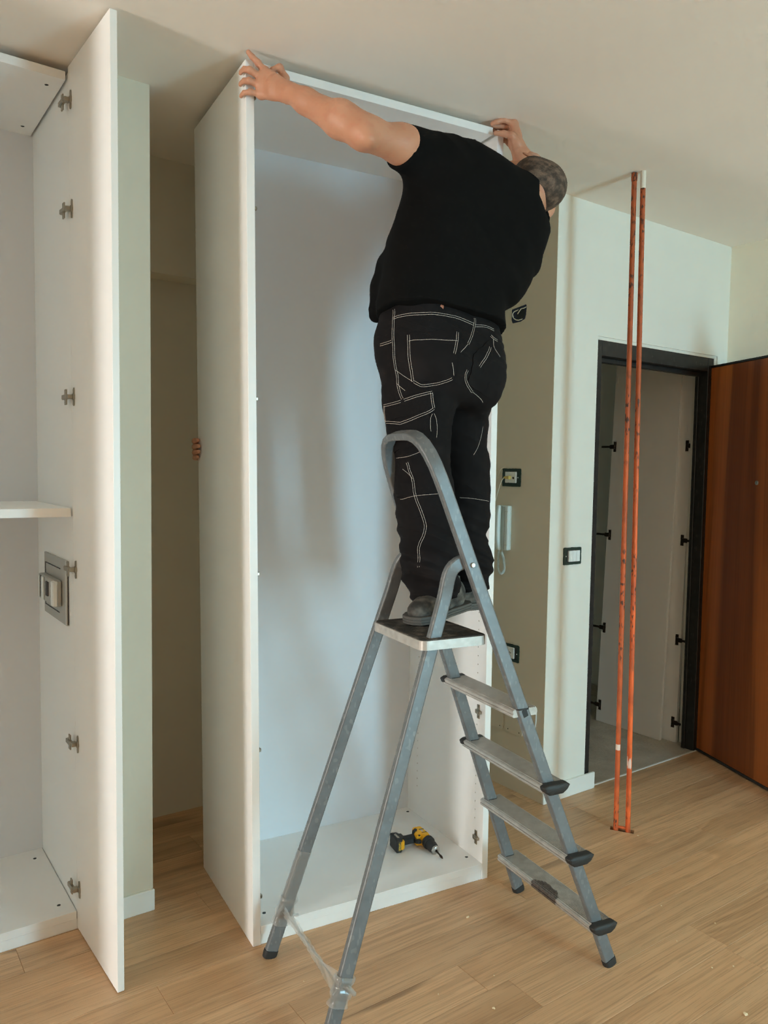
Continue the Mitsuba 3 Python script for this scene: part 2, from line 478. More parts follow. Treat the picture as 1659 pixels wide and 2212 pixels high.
obj('hinge_knuckle', lathe([(0, .009), (.10, .009)], la + V(0.004, 0.004, 1.75), (0, 0, 1), 12), 'm_black', 'door_1', smooth=40)
obj('hinge_knuckle', lathe([(0, .009), (.10, .009)], la + V(0.004, 0.004, 0.3), (0, 0, 1), 12), 'm_black', 'door_1', smooth=40)
obj('threshold', box(DX0, 3.86, YF + 0.012, YF + 0.155, -0.014, 0.0035, 0.002), 'm_stone', 'door_1', label='pale speckled stone threshold')
obj('threshold_strip', box(DX0 + .03, 3.79, YF + 0.006, YF + 0.016, -0.004, 0.005, 0.001), 'm_stone_pale', 'door_1')

# the hall beyond the entrance
struct('floor_hall', box(XG, 5.3, YF + .155, 5.2, -0.1, 0.0), 'm_stone')
struct('wall_hall_back', box(XG, 5.2, 5.2, 5.3, -0.1, ZC), 'm_wall')
struct('wall_hall_right', box(4.16, 4.3, YF + .12, 5.3, -0.1, ZC), 'm_wall')
struct('wall_hall_left', box(XG, XG + .12, 3.25, 5.2, -0.1, ZC), 'm_wall')
struct('baseboard_hall', box(4.145, 4.16, YF + .16, 5.2, 0, 0.075, .002), 'm_stone')

# ================================================================== WARDROBES
HZ = (0.143, 0.615, 1.168, 1.701, 2.265, 2.585)   # heights of the hinges
PT = 0.026                                        # panel thickness


def frame_of(o, yaw):
    c, s = math.cos(yaw), math.sin(yaw)
    return (lambda m: place(m, o, (c, s, 0), (-s, c, 0))), V(c, s, 0), V(-s, c, 0)


def hinge_plate(sgn):
    """Cross-shaped mounting plate on a side panel at x = 0, standing out to sgn * x; y into the cupboard."""
    a = box(0, 0.0035, -0.007, 0.007, -0.026, 0.026, .001)
    b = box(0, 0.008, -0.012, 0.013, -0.0075, 0.0075, .0012)
    c = box(0, 0.013, -0.020, 0.004, -0.0055, 0.0055, .0015)
    d = box(0.008, 0.015, -0.016, -0.006, -0.004, 0.004, .001)
    m = cat(a, b, c, d, *[lathe([(0, .0032), (.0052, .0032), (.0056, .002)], (0, 0, z), (1, 0, 0), 10) for z in (-.019, .019)])
    if sgn < 0:
        m.vertices = np.asarray(m.vertices) * V(-1, 1, 1); m.invert()
    return m


# the wardrobe being set up: still splayed, its tall sides not yet pulled square
WO = V(1.047, 2.133, 0); WYAW = math.radians(-6.466)
put, wx, wy = frame_of(WO, WYAW)
WW, WD, WH = 0.902, 0.548, 2.676
KL, KR = -0.0165, -0.004
t = thing('wardrobe', 'tall white wardrobe carcass without doors, steadied by the man on the ladder', 'wardrobe')
obj('side_panel', put(lean(box(0, PT, 0, WD, 0, WH, .0012), KL)), 'm_melamine', t)
obj('side_panel', put(lean(box(WW - PT, WW, 0, WD, 0, WH, .0012), KR)), 'm_melamine', t)
q = box(PT, WW - PT, WD - 0.014, WD - 0.008, 0.03, WH - .01)
v = np.array(q.vertices); f = (v[:, 0] - PT) / (WW - 2 * PT)
v[:, 0] += v[:, 2] * (KL * (1 - f) + KR * f); q.vertices = v
obj('back_panel', put(q), 'm_back_panel', t)
obj('bottom_panel', put(box(PT, WW - PT, 0.0, WD - 0.014, 0.034, 0.060, .0008)), 'm_melamine', t)
obj('plinth', put(box(PT, WW - PT, 0.003, 0.02, 0.0, 0.0335, .0008)), 'm_melamine', t)
tp = place(box(0, 0.845 + 0.0175, 0, WD - .014, 0, PT, .0008), V(-0.0175, 0, 2.650), (1, 0, 0.003), (0, 1, 0))
obj('top_panel', put(tp), 'm_melamine', t)
for z in HZ:
    obj('hinge_plate', put(place(hinge_plate(-1), V(WW - PT + KR * z, 0.040, z), (1, 0, 0), (0, 1, 0))), 'm_hinge', t, label='nickel hinge mounting plate on the right side')
for z in HZ:
    obj('hinge_plate', put(place(hinge_plate(1), V(PT + KL * z, 0.040, z), (1, 0, 0), (0, 1, 0))), 'm_hinge', t)
dot = lambda x, y, z, s: lathe([(0, .0058), (.0006, .0058)], (x, y, z), (0, 0, s), 12)
for x in (0.06, 0.853):
    for y in (0.066, 0.495):
        obj('cam_fitting', put(dot(x, y, 0.0600, 1)), 'm_black', t)
for x in (0.02, 0.812):
    for y in (0.064, 0.495):
        obj('cam_fitting', put(dot(x, y, 2.6500 + .003 * x, -1)), 'm_black', t)
# rows of shelf-pin holes
for i, y in enumerate((0.05, 0.46)):
    hs = [lathe([(0, .0024), (.0004, .0024)], (WW - PT + KR * z, y, z), (-1, 0, 0), 6) for z in np.arange(0.18, 2.5, 0.032) if min(abs(z - h) for h in HZ) > 0.04 or i]
    obj('pin_holes', put(cat(*hs)), 'm_hinge', t, kind='stuff')

# the wardrobe already standing in its niche on the left, its doors open
put2, _, _ = frame_of(V(-0.272, 2.535, 0), 0.0)
KX = -0.0075
t2 = thing('wardrobe', 'tall white wardrobe at the left edge with an open door and one shelf', 'wardrobe')
L2, D2 = 0.902, 0.515
lean2 = lambda m: put2(lean(m, KX))
obj('side_panel', put2(lean(box(L2 - PT + .0185, L2 + .0145, 0, D2, 0, WH, .0012), -.0055)), 'm_melamine', t2)
obj('side_panel', lean2(box(0, PT, 0, D2, 0, WH, .0012)), 'm_melamine', t2)
obj('back_panel', lean2(box(PT, L2 - PT + .030, D2 - .014, D2 - .008, .03, WH - .01)), 'm_back_panel', t2)
obj('bottom_panel', lean2(box(PT, L2 - PT + .0165, 0, D2 - .014, .034, .060, .0008)), 'm_melamine', t2)
obj('plinth', lean2(box(PT, L2 - PT + .0185, .002, .02, 0, .0335, .0008)), 'm_melamine', t2)
obj('top_panel', lean2(box(PT, L2 - PT + .0165, 0, D2 - .014, 2.650, 2.676, .0008)), 'm_melamine', t2)
obj('shelf', lean2(box(PT, L2 - PT + .0155, 0, D2 - .014, 1.3305, 1.3580, .0008)), 'm_melamine', t2, label='white shelf at half height')
for x in (0.06, 0.853):
    for y in (0.066, 0.43):
        obj('cam_fitting', lean2(dot(x, y, 0.0600, 1)), 'm_black', t2)
        obj('cam_fitting', lean2(dot(x, y, 2.6500, -1)), 'm_black', t2)


def hinge_arm():
    """Concealed hinge at a right angle: flanged cup on the door face (x = 0, standing out to -x), arm back to the side panel (y > 0)."""
    flange = place(extrude(rrect(0.013, 0.056, 0.006, 4), 0.0022), V(0, 0, 0), (0, 1, 0), (0, 0, 1), (-1, 0, 0))
    cup = lathe([(0, .0105), (.004, .0105), (.005, .009)], (0, 0.0, 0), (-1, 0, 0), 16)
    neck = box(-0.019, -0.002, 0.000, 0.020, -0.0065, 0.0065, .0015)
    arm = box(-0.021, -0.010, 0.014, 0.062, -0.0075, 0.0075, .002)
    plate = box(-0.0165, -0.0125, 0.028, 0.046, -0.024, 0.024, .001)
    return flange, cat(cup, neck), cat(arm, plate)


DK = -0.0055
leafm = box(0, 0.0195, 0.0, 0.388, 0.004, 2.692, .0012)
dl_o, dl_d = V(0.6225, 2.5365, 0), unit(V(0.0125, -0.3865, 0))
dn = np.cross(dl_d, V(0, 0, 1)); dn = dn if dn[0] > 0 else -dn
door = obj('door', lean(place(leafm, dl_o, dn, dl_d), DK), 'm_melamine', t2, label='white door standing open at a right angle')
for z in HZ:
    fl, nk, ar = hinge_arm()
    hk = key('hinge', door)
    yy = 0.052 - 0.012 * (2.6 - z) / 2.6 * 0
    pl = lambda m: place(m, dl_o + V(DK * z, 0, z) - dn * 0.0005 + dl_d * 0.0, dn, -dl_d)
    mm = cat(*[place(x, V(0, -0.030, 0), (1, 0, 0), (0, 1, 0)) for x in (fl, nk, ar)])
    scene[hk] = mikit.ply(pl(mm), 'm_hinge'); tag(hk, 'bright nickel concealed hinge')
# the other leaf of the pair, open beyond the left edge of the picture: its shade falls on the leaf in view
obj('door', lean(place(leafm, V(-0.262, 2.5365, 0), (1, 0, 0), unit(V(-0.04, -0.38, 0))), DK), 'm_melamine', t2)

# flush power box in the right side of the left wardrobe
pb = thing('power_box', 'grey flush power outlet box inside the left wardrobe below the shelf', 'outlet box')
XB = 0.6105 - 0.272 * 0 - 0.0075 * 1.08
PO = V(0.6225 - 0.0055 * 1.083 - .0008, 2.598, 1.083)
P = lambda m: place(m, PO, (0, 1, 0), (0, 0, 1), (-1, 0, 0))        # a: depth into the wardrobe, b: up, c: out of the panel
bsdf('m_box_grey', S(170, 168, 162), 0.45, metal=0.2)
bsdf('m_box_dark', S(52, 48, 46), 0.5)
bsdf('m_box_light', S(188, 187, 182), 0.4, metal=0.2)
plate = sbox(0, -.108, .318, .102)
obj('cover_plate', P(extrude(plate, .005)), 'm_box_grey', pb)
obj('plate_edge', P(cat(box(-.0025, .0, -.104, .098, 0, .003))), 'm_box_dark', pb)
obj('bevel', P(cat(box(.0005, .016, -.107, .101, .003, .0072, .002))), 'm_box_light', pb)
slots = cat(box(.085, .298, .0665, .0695, .005, .0066), box(.296, .299, .012, .0695, .005, .0066), box(.10, .298, -.0805, -.0775, .005, .0066), box(.296, .299, -.0805, -.064, .005, .0066))
obj('slot', P(slots), 'm_box_dark', pb)
obj('module_housing', P(box(.06, .292, -.055, .032, .006, .030, .004)), 'm_box_grey', pb)
obj('module_face', P(cat(box(.055, .085, -.052, .030, .020, .036, .003))), 'm_white_plastic', pb)
obj('socket_insert', P(cat(box(.14, .175, -.030, .018, .030, .0325, .003))), 'm_box_dark', pb)
obj('breaker', P(cat(box(.20, .228, -.05, .030, .030, .036, .003), box(.268, .276, -.048, .028, .030, .0345, .002))), 'm_white_plastic', pb)
obj('breaker_slot', P(box(.232, .262, -.046, .028, .0302, .0315, .001)), 'm_box_dark', pb)

# two loose doors leaning in the hall, hinges still on
def loose_door(bottom0, bottom1, x_top, height, label, side, zs):
    b0, b1 = V(*bottom0), V(*bottom1)
    e = unit(b1 - b0); n = V(0, 0, 1); up = unit(V(x_top, 0, height))
    L = np.linalg.norm(b1 - b0)
    nn = unit(np.cross(e, up)); nn = nn if nn[0] < 0 else -nn
    k = thing('loose_door', label, 'cupboard door', 'loose doors leaning in the hall')
    obj('panel', place(box(0, L, -0.020, 0, 0, height, .0012), b0, e, nn, up), 'm_melamine', k)
    for z in zs:
        h = key('hinge', k)
        flange = cat(box(-0.006, 0.012, 0, .003, -.030, -.013, .001), box(-0.006, 0.012, 0, .003, .013, .030, .001), box(0.004, 0.012, 0, .004, -.030, .030, .001))
        arm = cat(box(-0.030, 0.004, .002, .009, -.012, .012, .002), box(-0.088 if side < 0 else -.050, -0.026, .004, .010, -.006, .006, .001), box(-.038, -.026, .010, .0115, -.006, .006, .0005))
        m = cat(flange, arm); m = place(m, V(0.020, 0, 0), (1, 0, 0), (0, 1, 0))
        if side > 0:
            m = place(m, V(0, 0, 0), (-1, 0, 0), (0, 1, 0))
        scene[h] = mikit.ply(place(m, b0 + up * z + (e * L if side > 0 else 0), e, nn, up), 'm_bronze')
    return k
loose_door((3.745, 3.012, 0), (3.762, 2.580, 0), 0.105, 2.62, 'white loose door in the hall, front one, hinges at its left edge', -1, (0.10, 0.567, 1.125, 1.65))
loose_door((3.800, 2.900, 0), (3.806, 2.508, 0), 0.062, 2.62, 'white loose door in the hall, rear one, hinges at its right edge', 1, (0.112, 0.575, 1.129, 1.65))

# ================================================================== FITTINGS ON THE WALLS
# on the flank of the niche: a runs towards the camera (-y), b up, c out of the wall (-x)
G = lambda m, y, z: place(m, V(XG - 0.002, y, z), (0, -1, 0), (0, 0, 1), (-1, 0, 0))
F = lambda m, x, z: place(m, V(x, YF, z), (1, 0, 0), (0, 0, 1), (0, -1, 0))
rg = np.random.default_rng(5)


def ragged(w, h, r=.003, amp=.0012, n=64):
    p = rrect(w, h, r); L = p.exterior.length
    return Polygon([(lambda q: (q.x + rg.normal(0, amp), q.y + rg.normal(0, amp)))(p.exterior.interpolate(L * i / n)) for i in range(n)]).buffer(0)


def frame_ring(w, h, iw, ih, t=.005):
    return extrude(ragged(w, h, .004, .0006).difference(rrect(iw, ih, .002)), t)


jb = thing('junction_box', 'open dark blue junction box with loose wires, high on the greige wall', 'junction box')
hole = Polygon([(-.046, .024), (.040, .034), (.042, .018), (.040, -.008), (.034, -.026), (.01, -.034), (-.040, -.036), (-.047, -.02), (-.046, 0)]).buffer(.002)
obj('box_liner', G(extrude(hole, .0012), 2.583, 2.214), 'm_navy', jb)
obj('hollow', G(extrude(Point(0.008, -0.004).buffer(.027), .0016), 2.583, 2.214), 'm_black', jb)
for pts in ([(-.004, .018, .004), (-.024, .010, .012), (-.030, -.004, .014), (-.022, -.020, .012), (0.0, -.030, .010), (.024, -.028, .006)],
            [(-.008, .000, .004), (.012, .012, .010), (.020, .018, .010), (.034, .020, .006), (.043, .024, .002)]):
    obj('wire', G(tube(curve(pts, 30), .0022, 8), 2.583, 2.214), 'm_wire', jb)
obj('screw', G(lathe([(0, .0026), (.003, .0026)], (-.036, -.006, 0), (0, 0, 1), 8), 2.583, 2.214), 'm_steel', jb)


def socket(name, label, c, y, z, put, inner, n_holes, modules=1, w=.118, h=.083):
    k = thing(name, label, c)
    obj('mounting_frame', put(frame_ring(w, h, .078, .055), y, z), 'm_green_plastic', k)
    obj('recess', put(extrude(rrect(.079, .056, .002), .0015), y, z), 'm_black', k)
    return k


ns = socket('network_socket', 'white network socket with a yellow plug in a dark green frame', 'network socket', 2.604, 1.4655, G, None, 0)
obj('insert', G(box(-.036, .034, -.025, .0265, .0015, .010, .001), 2.604, 1.4655), 'm_white_plastic', ns)
obj('port', G(extrude(Polygon([(.013, .003), (.024, .003), (.024, -.004), (.0185, -.009), (.013, -.004)]), .0004), 2.604, 1.4655).apply_translation((-.0102, 0, 0)), 'm_black', ns)
obj('plug', G(cat(box(-.024, .004, -.007, .006, .010, .026, .002), box(-.034, -.022, -.005, .004, .012, .022, .002), box(.001, .004, -.009, .008, .010, .026, .001)), 2.604, 1.4655), 'm_yellow_plug', ns)
obj('screw', G(lathe([(0, .003), (.006, .003), (.0065, .0015)], (.044, 0, 0), (0, 0, 1), 10), 2.604, 1.4655), 'm_white_plastic', ns)
cb = tag(obj('network_cable', cat(G(tube(curve([(-.034, 0, .017), (-.046, -.012, .018), (-.062, -.032, .014), (-.078, -.062, .010), (-.10, -.11, .006)], 30), .0026, 8), 2.604, 1.4655)), 'm_wire'),
         'thin cream cable running down from the yellow network plug', 'cable')
cb2 = tag(obj('network_cable', G(tube(curve([(-.040, .048, .004), (-.052, .047, .008), (-.066, .036, .010), (-.078, .014, .009), (-.088, -.01, .006)], 30), .0016, 8), 2.604, 1.4655), 'm_wire'),
          'thin cream cable arching over the network socket from behind its frame', 'cable')

ic = thing('intercom_phone', 'pale door intercom handset on the greige wall with a coiled cord', 'intercom')
bsdf('m_intercom', S(206, 218, 216), 0.3)
obj('base', G(box(-.042, .032, -.104, .104, 0, .016, .004), 2.6285, 1.230), 'm_intercom', ic)
obj('cover', G(box(.006, .034, -.104, .104, .014, .030, .004), 2.6285, 1.230), 'm_intercom', ic)
obj('cover_groove', G(cat(box(.012, .016, -.100, .100, .0298, .0304), box(.008, .034, .076, .078, .0298, .0304), box(.008, .034, -.080, -.078, .0298, .0304)), 2.6285, 1.230), 'm_box_grey', ic)
hp = [(-.024, .104, .030), (-.024, .05, .036), (-.024, -.05, .036), (-.024, -.082, .030), (-.028, -.098, .022), (-.034, -.106, .014)]
obj('handset', G(sweep(curve(hp, 24), np.array(rrect(.024, .024, .009).exterior.coords)[:-1], (1, 0, 0), scale=np.interp(np.linspace(0, 1, 24), [0, .04, .75, 1], [.8, 1, 1, .35])), 2.6285, 1.230), 'm_intercom', ic, smooth=40)
path = curve([(-.034, -.104, .012), (-.036, -.124, .014), (-.036, -.160, .016), (-.030, -.196, .018), (-.014, -.216, .020), (.004, -.204, .018), (.006, -.176, .016), (-.004, -.142, .014), (-.016, -.122, .012), (-.014, -.104, .010)], 900)
tt = np.linspace(0, 1, 900)
tan = np.gradient(path, axis=0); tan /= np.linalg.norm(tan, axis=1, keepdims=True)
n1 = np.cross(tan, V(0, 0, 1)); n1 /= np.linalg.norm(n1, axis=1, keepdims=True); n2 = np.cross(tan, n1)
env = np.clip(np.minimum((tt - .05) / .03, (.94 - tt) / .03), 0, 1)[:, None] * .0052
coil = path + env * (n1 * np.cos(tt * 2 * np.pi * 62)[:, None] + n2 * np.sin(tt * 2 * np.pi * 62)[:, None])
obj('coiled_cord', G(tube(coil, .0014, 5), 2.6285, 1.230), 'm_intercom', ic, smooth=True)
tag(obj('intercom_cable', G(tube(curve([(-.075, .02, .002), (-.062, .0, .012), (-.056, -.025, .016), (-.060, -.050, .013), (-.076, -.075, .003)], 24), .0022, 8), 2.6285, 1.192), 'm_intercom'),
    'short pale cable loop beside the intercom, half behind the wardrobe', 'cable')

ps = socket('power_socket', 'white three-pin power socket in a dark green frame, low behind the ladder rail', 'power socket', 2.578, 0.6475, G, None, 3, w=.105, h=.080)
obj('insert', G(box(-.030, .024, -.025, .0265, .0015, .010, .001), 2.578, 0.6475), 'm_white_plastic', ps)
for a, b in ((-.013, .006), (-.003, .003), (.006, .001), (-.003, -.016), (.003, -.016)):
    obj('pin_hole', G(extrude(Point(a, b).buffer(.0025), .0004), 2.578, 0.6475).apply_translation((-.0102, 0, 0)), 'm_black', ps)
obj('screw', G(lathe([(0, .003), (.006, .003), (.0065, .0015)], (.040, 0, 0), (0, 0, 1), 10), 2.578, 0.6475), 'm_white_plastic', ps)
for i, (y, lab) in enumerate(((2.672, 'greige blank cover plate low on the niche wall, nearest the wardrobe'), (2.545, 'greige blank cover plate low on the niche wall, behind the ladder rail'))):
    k = thing('cover_plate', lab, 'cover plate', 'painted blank cover plates')
    obj('plate', G(extrude(rrect(.108, .108, .010, 6), .0065), y, .325), 'm_wall_greige', k)
    for sx, sz in ((-.036, -.040), (.036, -.040)):
        obj('screw', G(lathe([(0, .003), (.0068, .003)], (sx, sz, 0), (0, 0, 1), 8), y, .325), 'm_bronze', k)
ck = thing('cable_clip', 'small white plastic bracket with a short cord, on the greige wall by the ladder', 'bracket')
obj('bracket', G(cat(extrude(Polygon([(-.034, .014), (.026, .016), (.020, .006), (-.004, -.014), (-.012, -.012)]).difference(Polygon([(-.018, .009), (.012, .010), (-.006, -.005)])), .012)), 2.445, .420), 'm_white_plastic', ck)
obj('cord', G(tube(curve([(.020, .010, .006), (.034, .004, .006), (.038, -.010, .006), (.037, -.060, .005), (.030, -.090, .004)], 30), .0032, 8), 2.445, .420), 'm_white_plastic', ck)

sw = socket('light_switch', 'white triple light switch in a dark green frame, on the pale wall beside the entrance', 'light switch', 2.734, 1.116, F, None, 0, w=.116, h=.078)
for i, a in enumerate((-.023, .002, .027)):
    obj('rocker', F(box(a - .012, a + .012, -.025, .025, .0015, .012, .0015), 2.738, 1.116), 'm_white_plastic', sw)
obj('screw', F(lathe([(0, .003), (.006, .003), (.0065, .0015)], (-.044, 0, 0), (0, 0, 1), 10), 2.734, 1.116), 'm_white_plastic', sw)

# ================================================================== HEATING PIPES
for i, (b, tp_, lab) in enumerate((((2.6665, 2.022), (2.650, 2.028), 'worn brownish orange steel heating pipe, left one of the pair'), ((2.6925, 1.981), (2.669, 2.0005), 'bright orange chipped steel heating pipe, right one of the pair'))):
    k = thing('heating_pipe', lab, 'pipe', 'bare heating pipes from floor to ceiling')
    lo, hi = V(b[0], b[1], -.012), V(tp_[0], tp_[1], ZC - (0.0 if i else .004))
    zs = np.concatenate([np.linspace(0, .33, 12), [.335, .34, .345, .36], np.linspace(.40, .47, 5), [.475, .485], np.linspace(.52, 1, 24)])
    P_ = lo + (hi - lo) * zs[:, None]
    bulge = 1 + .10 * np.exp(-((zs - .3425) / .004) ** 2) + .10 * np.exp(-((zs - .437) / .006) ** 2)
    z1 = .977 if i else 1.0
    keep = zs <= z1
    obj('tube', tube(np.vstack([P_[keep], lo + (hi - lo) * z1]) if i else P_, .0102, 16, np.append(bulge[keep], 1) if i else bulge), 'm_pipe', k, smooth=40)
    if i:
        obj('painted_end', tube([lo + (hi - lo) * q for q in (.975, .988, 1)], .0108, 16), 'm_pipe_white', k, smooth=40, label='white painted end at the ceiling')
    else:
        obj('ceiling_collar', lathe([(0, .012), (.03, .012)], hi - V(0, 0, .03), (0, 0, 1), 14), 'm_pipe', k, smooth=40)
tag(obj('pipe_spacer', rod((2.6700, 2.016, .010), (2.690, 1.986, .010), .006, 12), 'm_pipe', smooth=40), 'short orange spacer joining the two heating pipes at the floor', 'pipe spacer')

# ================================================================== STEP LADDER
LO, LU, LV = V(1.910, 1.4513, 0), V(-0.98932935, 0.14569642, 0), V(0.14569642, 0.98932935, 0)
lp = lambda a, b, z: LO + LU * a + LV * b + V(0, 0, z)
LK, LKB, LW = 0.3967, 0.0603, 0.4572           # lean and taper of the front rails, their spread on the floor
RA, RK, RB, RKB, RW = 0.924, 0.3254, 0.0416, 0.0611, 0.4401
lad = thing('step_ladder', 'grey tubular steel step ladder with four aluminium treads under the man', 'ladder')
L = lambda m: place(m, LO, LU, LV)            # from ladder axes (a to the back legs, b to the far side, z) to the world
oval = np.array(rrect(.040, .0215, .0062, 4).exterior.coords)[:-1]
fn = unit(V(1, 0, -LK))
ZH = 1.592
hp = [V(LK * z, LKB * z, z) for z in np.linspace(0.012, 1.44, 12)]
c0 = LKB * 1.5
top = [V(LK * z, b, z) for z, b in ((1.475, .0905), (1.510, .0965), (1.540, .107), (1.565, .123), (1.582, .145), (1.590, .170), (1.592, .200))]
half = hp + top
mir = [V(q[0], LW - q[1], q[2]) for q in half][::-1]
railp = np.array(half + [V(LK * ZH, LW / 2, ZH)] + mir)
obj('front_rail', L(sweep(railp, oval, fn)), 'm_ladder', lad, smooth=35, label='one tube forming both front rails and the top handle')
rn_ = unit(V(1, 0, RK))
for near in (True, False):
    b_at = (lambda z: RB + RKB * z) if near else (lambda z: RB + RW - RKB * z)
    f_at = (lambda z: LKB * z) if near else (lambda z: LW - LKB * z)
    pts = [V(RA - RK * z, b_at(z), z) for z in np.linspace(.012, 1.125, 10)]
    A, Bz = pts[-1], V(LK * 1.243 + .014, f_at(1.243) + (.018 if near else -.018), 1.243)
    C1, C2 = A + unit(V(-RK, 0, 1)) * .062, Bz + V(.055, 0, -.012)
    for s in np.linspace(.12, 1, 9):
        pts.append((1 - s) ** 3 * A + 3 * (1 - s) ** 2 * s * C1 + 3 * (1 - s) * s * s * C2 + s ** 3 * Bz)
    pts = np.array(pts)
    tg = np.gradient(pts, axis=0)
    side = np.cross(V(0, 1, 0), tg)
    obj('rear_leg', L(sweep(pts, oval, side)), 'm_ladder', lad, smooth=35)
    q = pts[-1]
    obj('pivot_rivet', L(lathe([(-.034 if near else -.002, .006), (-.0325 if near else .034, .0075), (-.030 if near else .036, .006)], (q[0] - .015, q[1] - (.0 if near else 0), q[2] - .006), (0, 1, 0), 12)), 'm_steel', lad, smooth=40)
    obj('stop_bracket', L(box(q[0] - .012, q[0] + .006, q[1] - .012, q[1] + .012, q[2] + .006, q[2] + .034, .002)), 'm_black', lad)
# feet
for a, b, z, d in ((0, 0, 0, V(LK, LKB, 1)), (0, LW, 0, V(LK, -LKB, 1)), (RA, RB, 0, V(-RK, RKB, 1)), (RA, RB + RW, 0, V(-RK, -RKB, 1))):
    d = unit(d); o = V(a, b, 0)
    pr = np.array(rrect(.045, .0265, .011, 6).exterior.coords)[:-1]
    obj('foot_cap', L(sweep([o + d * .001, o + d * .012, o + d * .024], pr, V(1, 0, 0), scale=[.93, 1, .99])), 'm_rubber', lad, smooth=35)
# treads: ribbed aluminium, the rails pass through them
ZS = (0.138, 0.3615, 0.585, 0.8085)
for i, z in enumerate(ZS):
    ca = LK * z - .006
    b0, b1 = LKB * z - .020, LW - LKB * z + .016
    if i == 3: b0 = LKB * z - .004
    prof = [(.040, -.022), (.043, -.017), (.043, -.013), (.0405, -.012), (.0405, -.008), (.043, -.007), (.043, -.003), (.040, 0)]
    n = 12
    for j in range(n):
        x = .034 - j * (.070 / (n - 1))
        prof += [(x + .0021, .0), (x + .0014, .0020), (x - .0014, .0020), (x - .0021, .0)]
    prof += [(-.042, -.003), (-.044, -.012), (-.042, -.022)]
    poly = Polygon(prof).buffer(0)
    m = extrude(poly, b1 - b0)                                  # profile in (a, z), length along b
    m = place(m, V(ca, b0, z + .011), (1, 0, 0), (0, 0, 1), (0, 1, 0))
    tr = obj('tread', L(m), 'm_alu' if i < 3 else 'm_alu_worn', lad)
    for near in (True, False):
        if (near and i < 3) or (not near and i >= 2):
            bb = b0 - .005 if near else b1 + .003
            capp = np.array(Polygon([(-.050, .006), (-.036, .0155), (.034, .0155), (.048, .009), (.043, -.004), (.024, -.0165), (-.024, -.0165), (-.042, -.006)]).buffer(-.003).buffer(.003, quad_segs=4).exterior.coords)[:-1]
            capp = capp * np.where(capp[:, 1:] < 0, 1, 1) * V(1, 1)
            sc = [.82, 1, 1, .97] if near else [.97, 1, 1, .82]
            cp = sweep([V(ca, bb + q, z + .000) for q in (-.012, -.006, .006, .012)], capp[:, ::-1] * V(1, 1), V(0, 0, 1), scale=sc)
            obj('end_cap', L(cp), 'm_rubber', tr, smooth=35, label='black rubber end cap')
    fr_b = LKB * z
    for bb in (fr_b, LW - fr_b):
        gk = extrude(rrect(.044, .0255, .010, 5).difference(rrect(.039, .0205, .009, 5)), .004)
        obj('gasket', L(place(gk, V(LK * (z + .012), bb, z + .0105), (1, 0, 0), (0, 1, 0))), 'm_rubber', tr)
hz = ZS[3]
obj('square_hole', L(place(box(-.008, .008, -.011, .011, 0, .0012), V(LK * hz - .001, LKB * hz - .0107, hz), fn, (fn[2] * -1, 0, fn[0]), (0, -1, 0))), 'm_black', lad)
# platform with a ribbed mat, tipped slightly
PZ = 1.020
pa0, pa1, pb0, pb1 = .425, .640, LKB * PZ + .016, LW - LKB * PZ - .016
ppoly = sbox(pa0, pb0, pa1, pb1).buffer(-.022).buffer(.022, quad_segs=6)
shell = extrude(ppoly, .026).difference(extrude(ppoly.buffer(-.0022), .0235)) if False else extrude(ppoly, .026)
q = m3.Manifold(m3.Mesh(np.asarray(shell.vertices, np.float32), np.asarray(shell.faces, np.uint32)))
inn = extrude(ppoly.buffer(-.0025), .026)
qi = m3.Manifold(m3.Mesh(np.asarray(inn.vertices, np.float32), np.asarray(inn.faces, np.uint32))).translate((0, 0, -.0025))
q = (q - qi).translate((0, 0, PZ - .012)).to_mesh()
shell = trimesh.Trimesh(q.vert_properties[:, :3], q.tri_verts)
pf = obj('platform', L(shell), 'm_alu_worn', lad, label='pressed aluminium platform with worn paint')
mat_p = sbox(pa0 + .004, pb0 + .004, pa1 - .005, pb1 - .004).buffer(-.016).buffer(.016, quad_segs=6)
ribs = []
for a in np.arange(pa0 + .010, pa1 - .008, .0052):
    seg = mat_p.intersection(sbox(a, -1, a + .0030, 1))
    for g in getattr(seg, 'geoms', [seg]):
        if not g.is_empty:
            ribs.append(extrude(g, .0034))
rm = cat(extrude(mat_p, .0022), *ribs); rm.apply_translation((0, 0, PZ + .014))
obj('mat', L(rm), 'm_mat', pf, label='dark ribbed rubber mat')
disc = cat(extrude(Point(.475, .175).buffer(.036, quad_segs=16).difference(Point(.475, .175).buffer(.032, quad_segs=16)), .0042), extrude(Point(.475, .175).buffer(.032, quad_segs=16), .0036))
disc.apply_translation((0, 0, PZ + .014))
obj('maker_roundel', L(disc), 'm_mat', pf)
for near in (True, False):
    bb = (RB + RKB * PZ) if near else (RB + RW - RKB * PZ)
    s = -1 if near else 1
    obj('bolt', L(cat(lathe([(0, .009), (.004, .010), (.008, .008), (.0095, .004)], (RA - RK * PZ, bb + s * .011, PZ), (0, s, 0), 14), rod((RA - RK * PZ, bb - s * .05, PZ), (RA - RK * PZ, bb + s * .012, PZ), .0065, 12))), 'm_steel', lad, smooth=40)

# ------------------------------------------------------------------ plastic film tied across the back legs
wr = thing('plastic_wrap', 'clear plastic film twisted into a band tied between the back legs of the ladder', 'plastic wrap')
zf = .142
zn = .150
fa, na = V(RA - RK * zf, RB + RW - RKB * zf, zf), V(RA - RK * zn, RB + RKB * zn, zn)
rw = np.random.default_rng(8)


def crumple(m, amp, fr, seed):
    v = np.array(m.vertices)
    n = meshkit.fbm(v * fr, 3, seed)[:, None] - .5
    m.vertices = v + np.asarray(m.vertex_normals) * n * 2 * amp
    return m


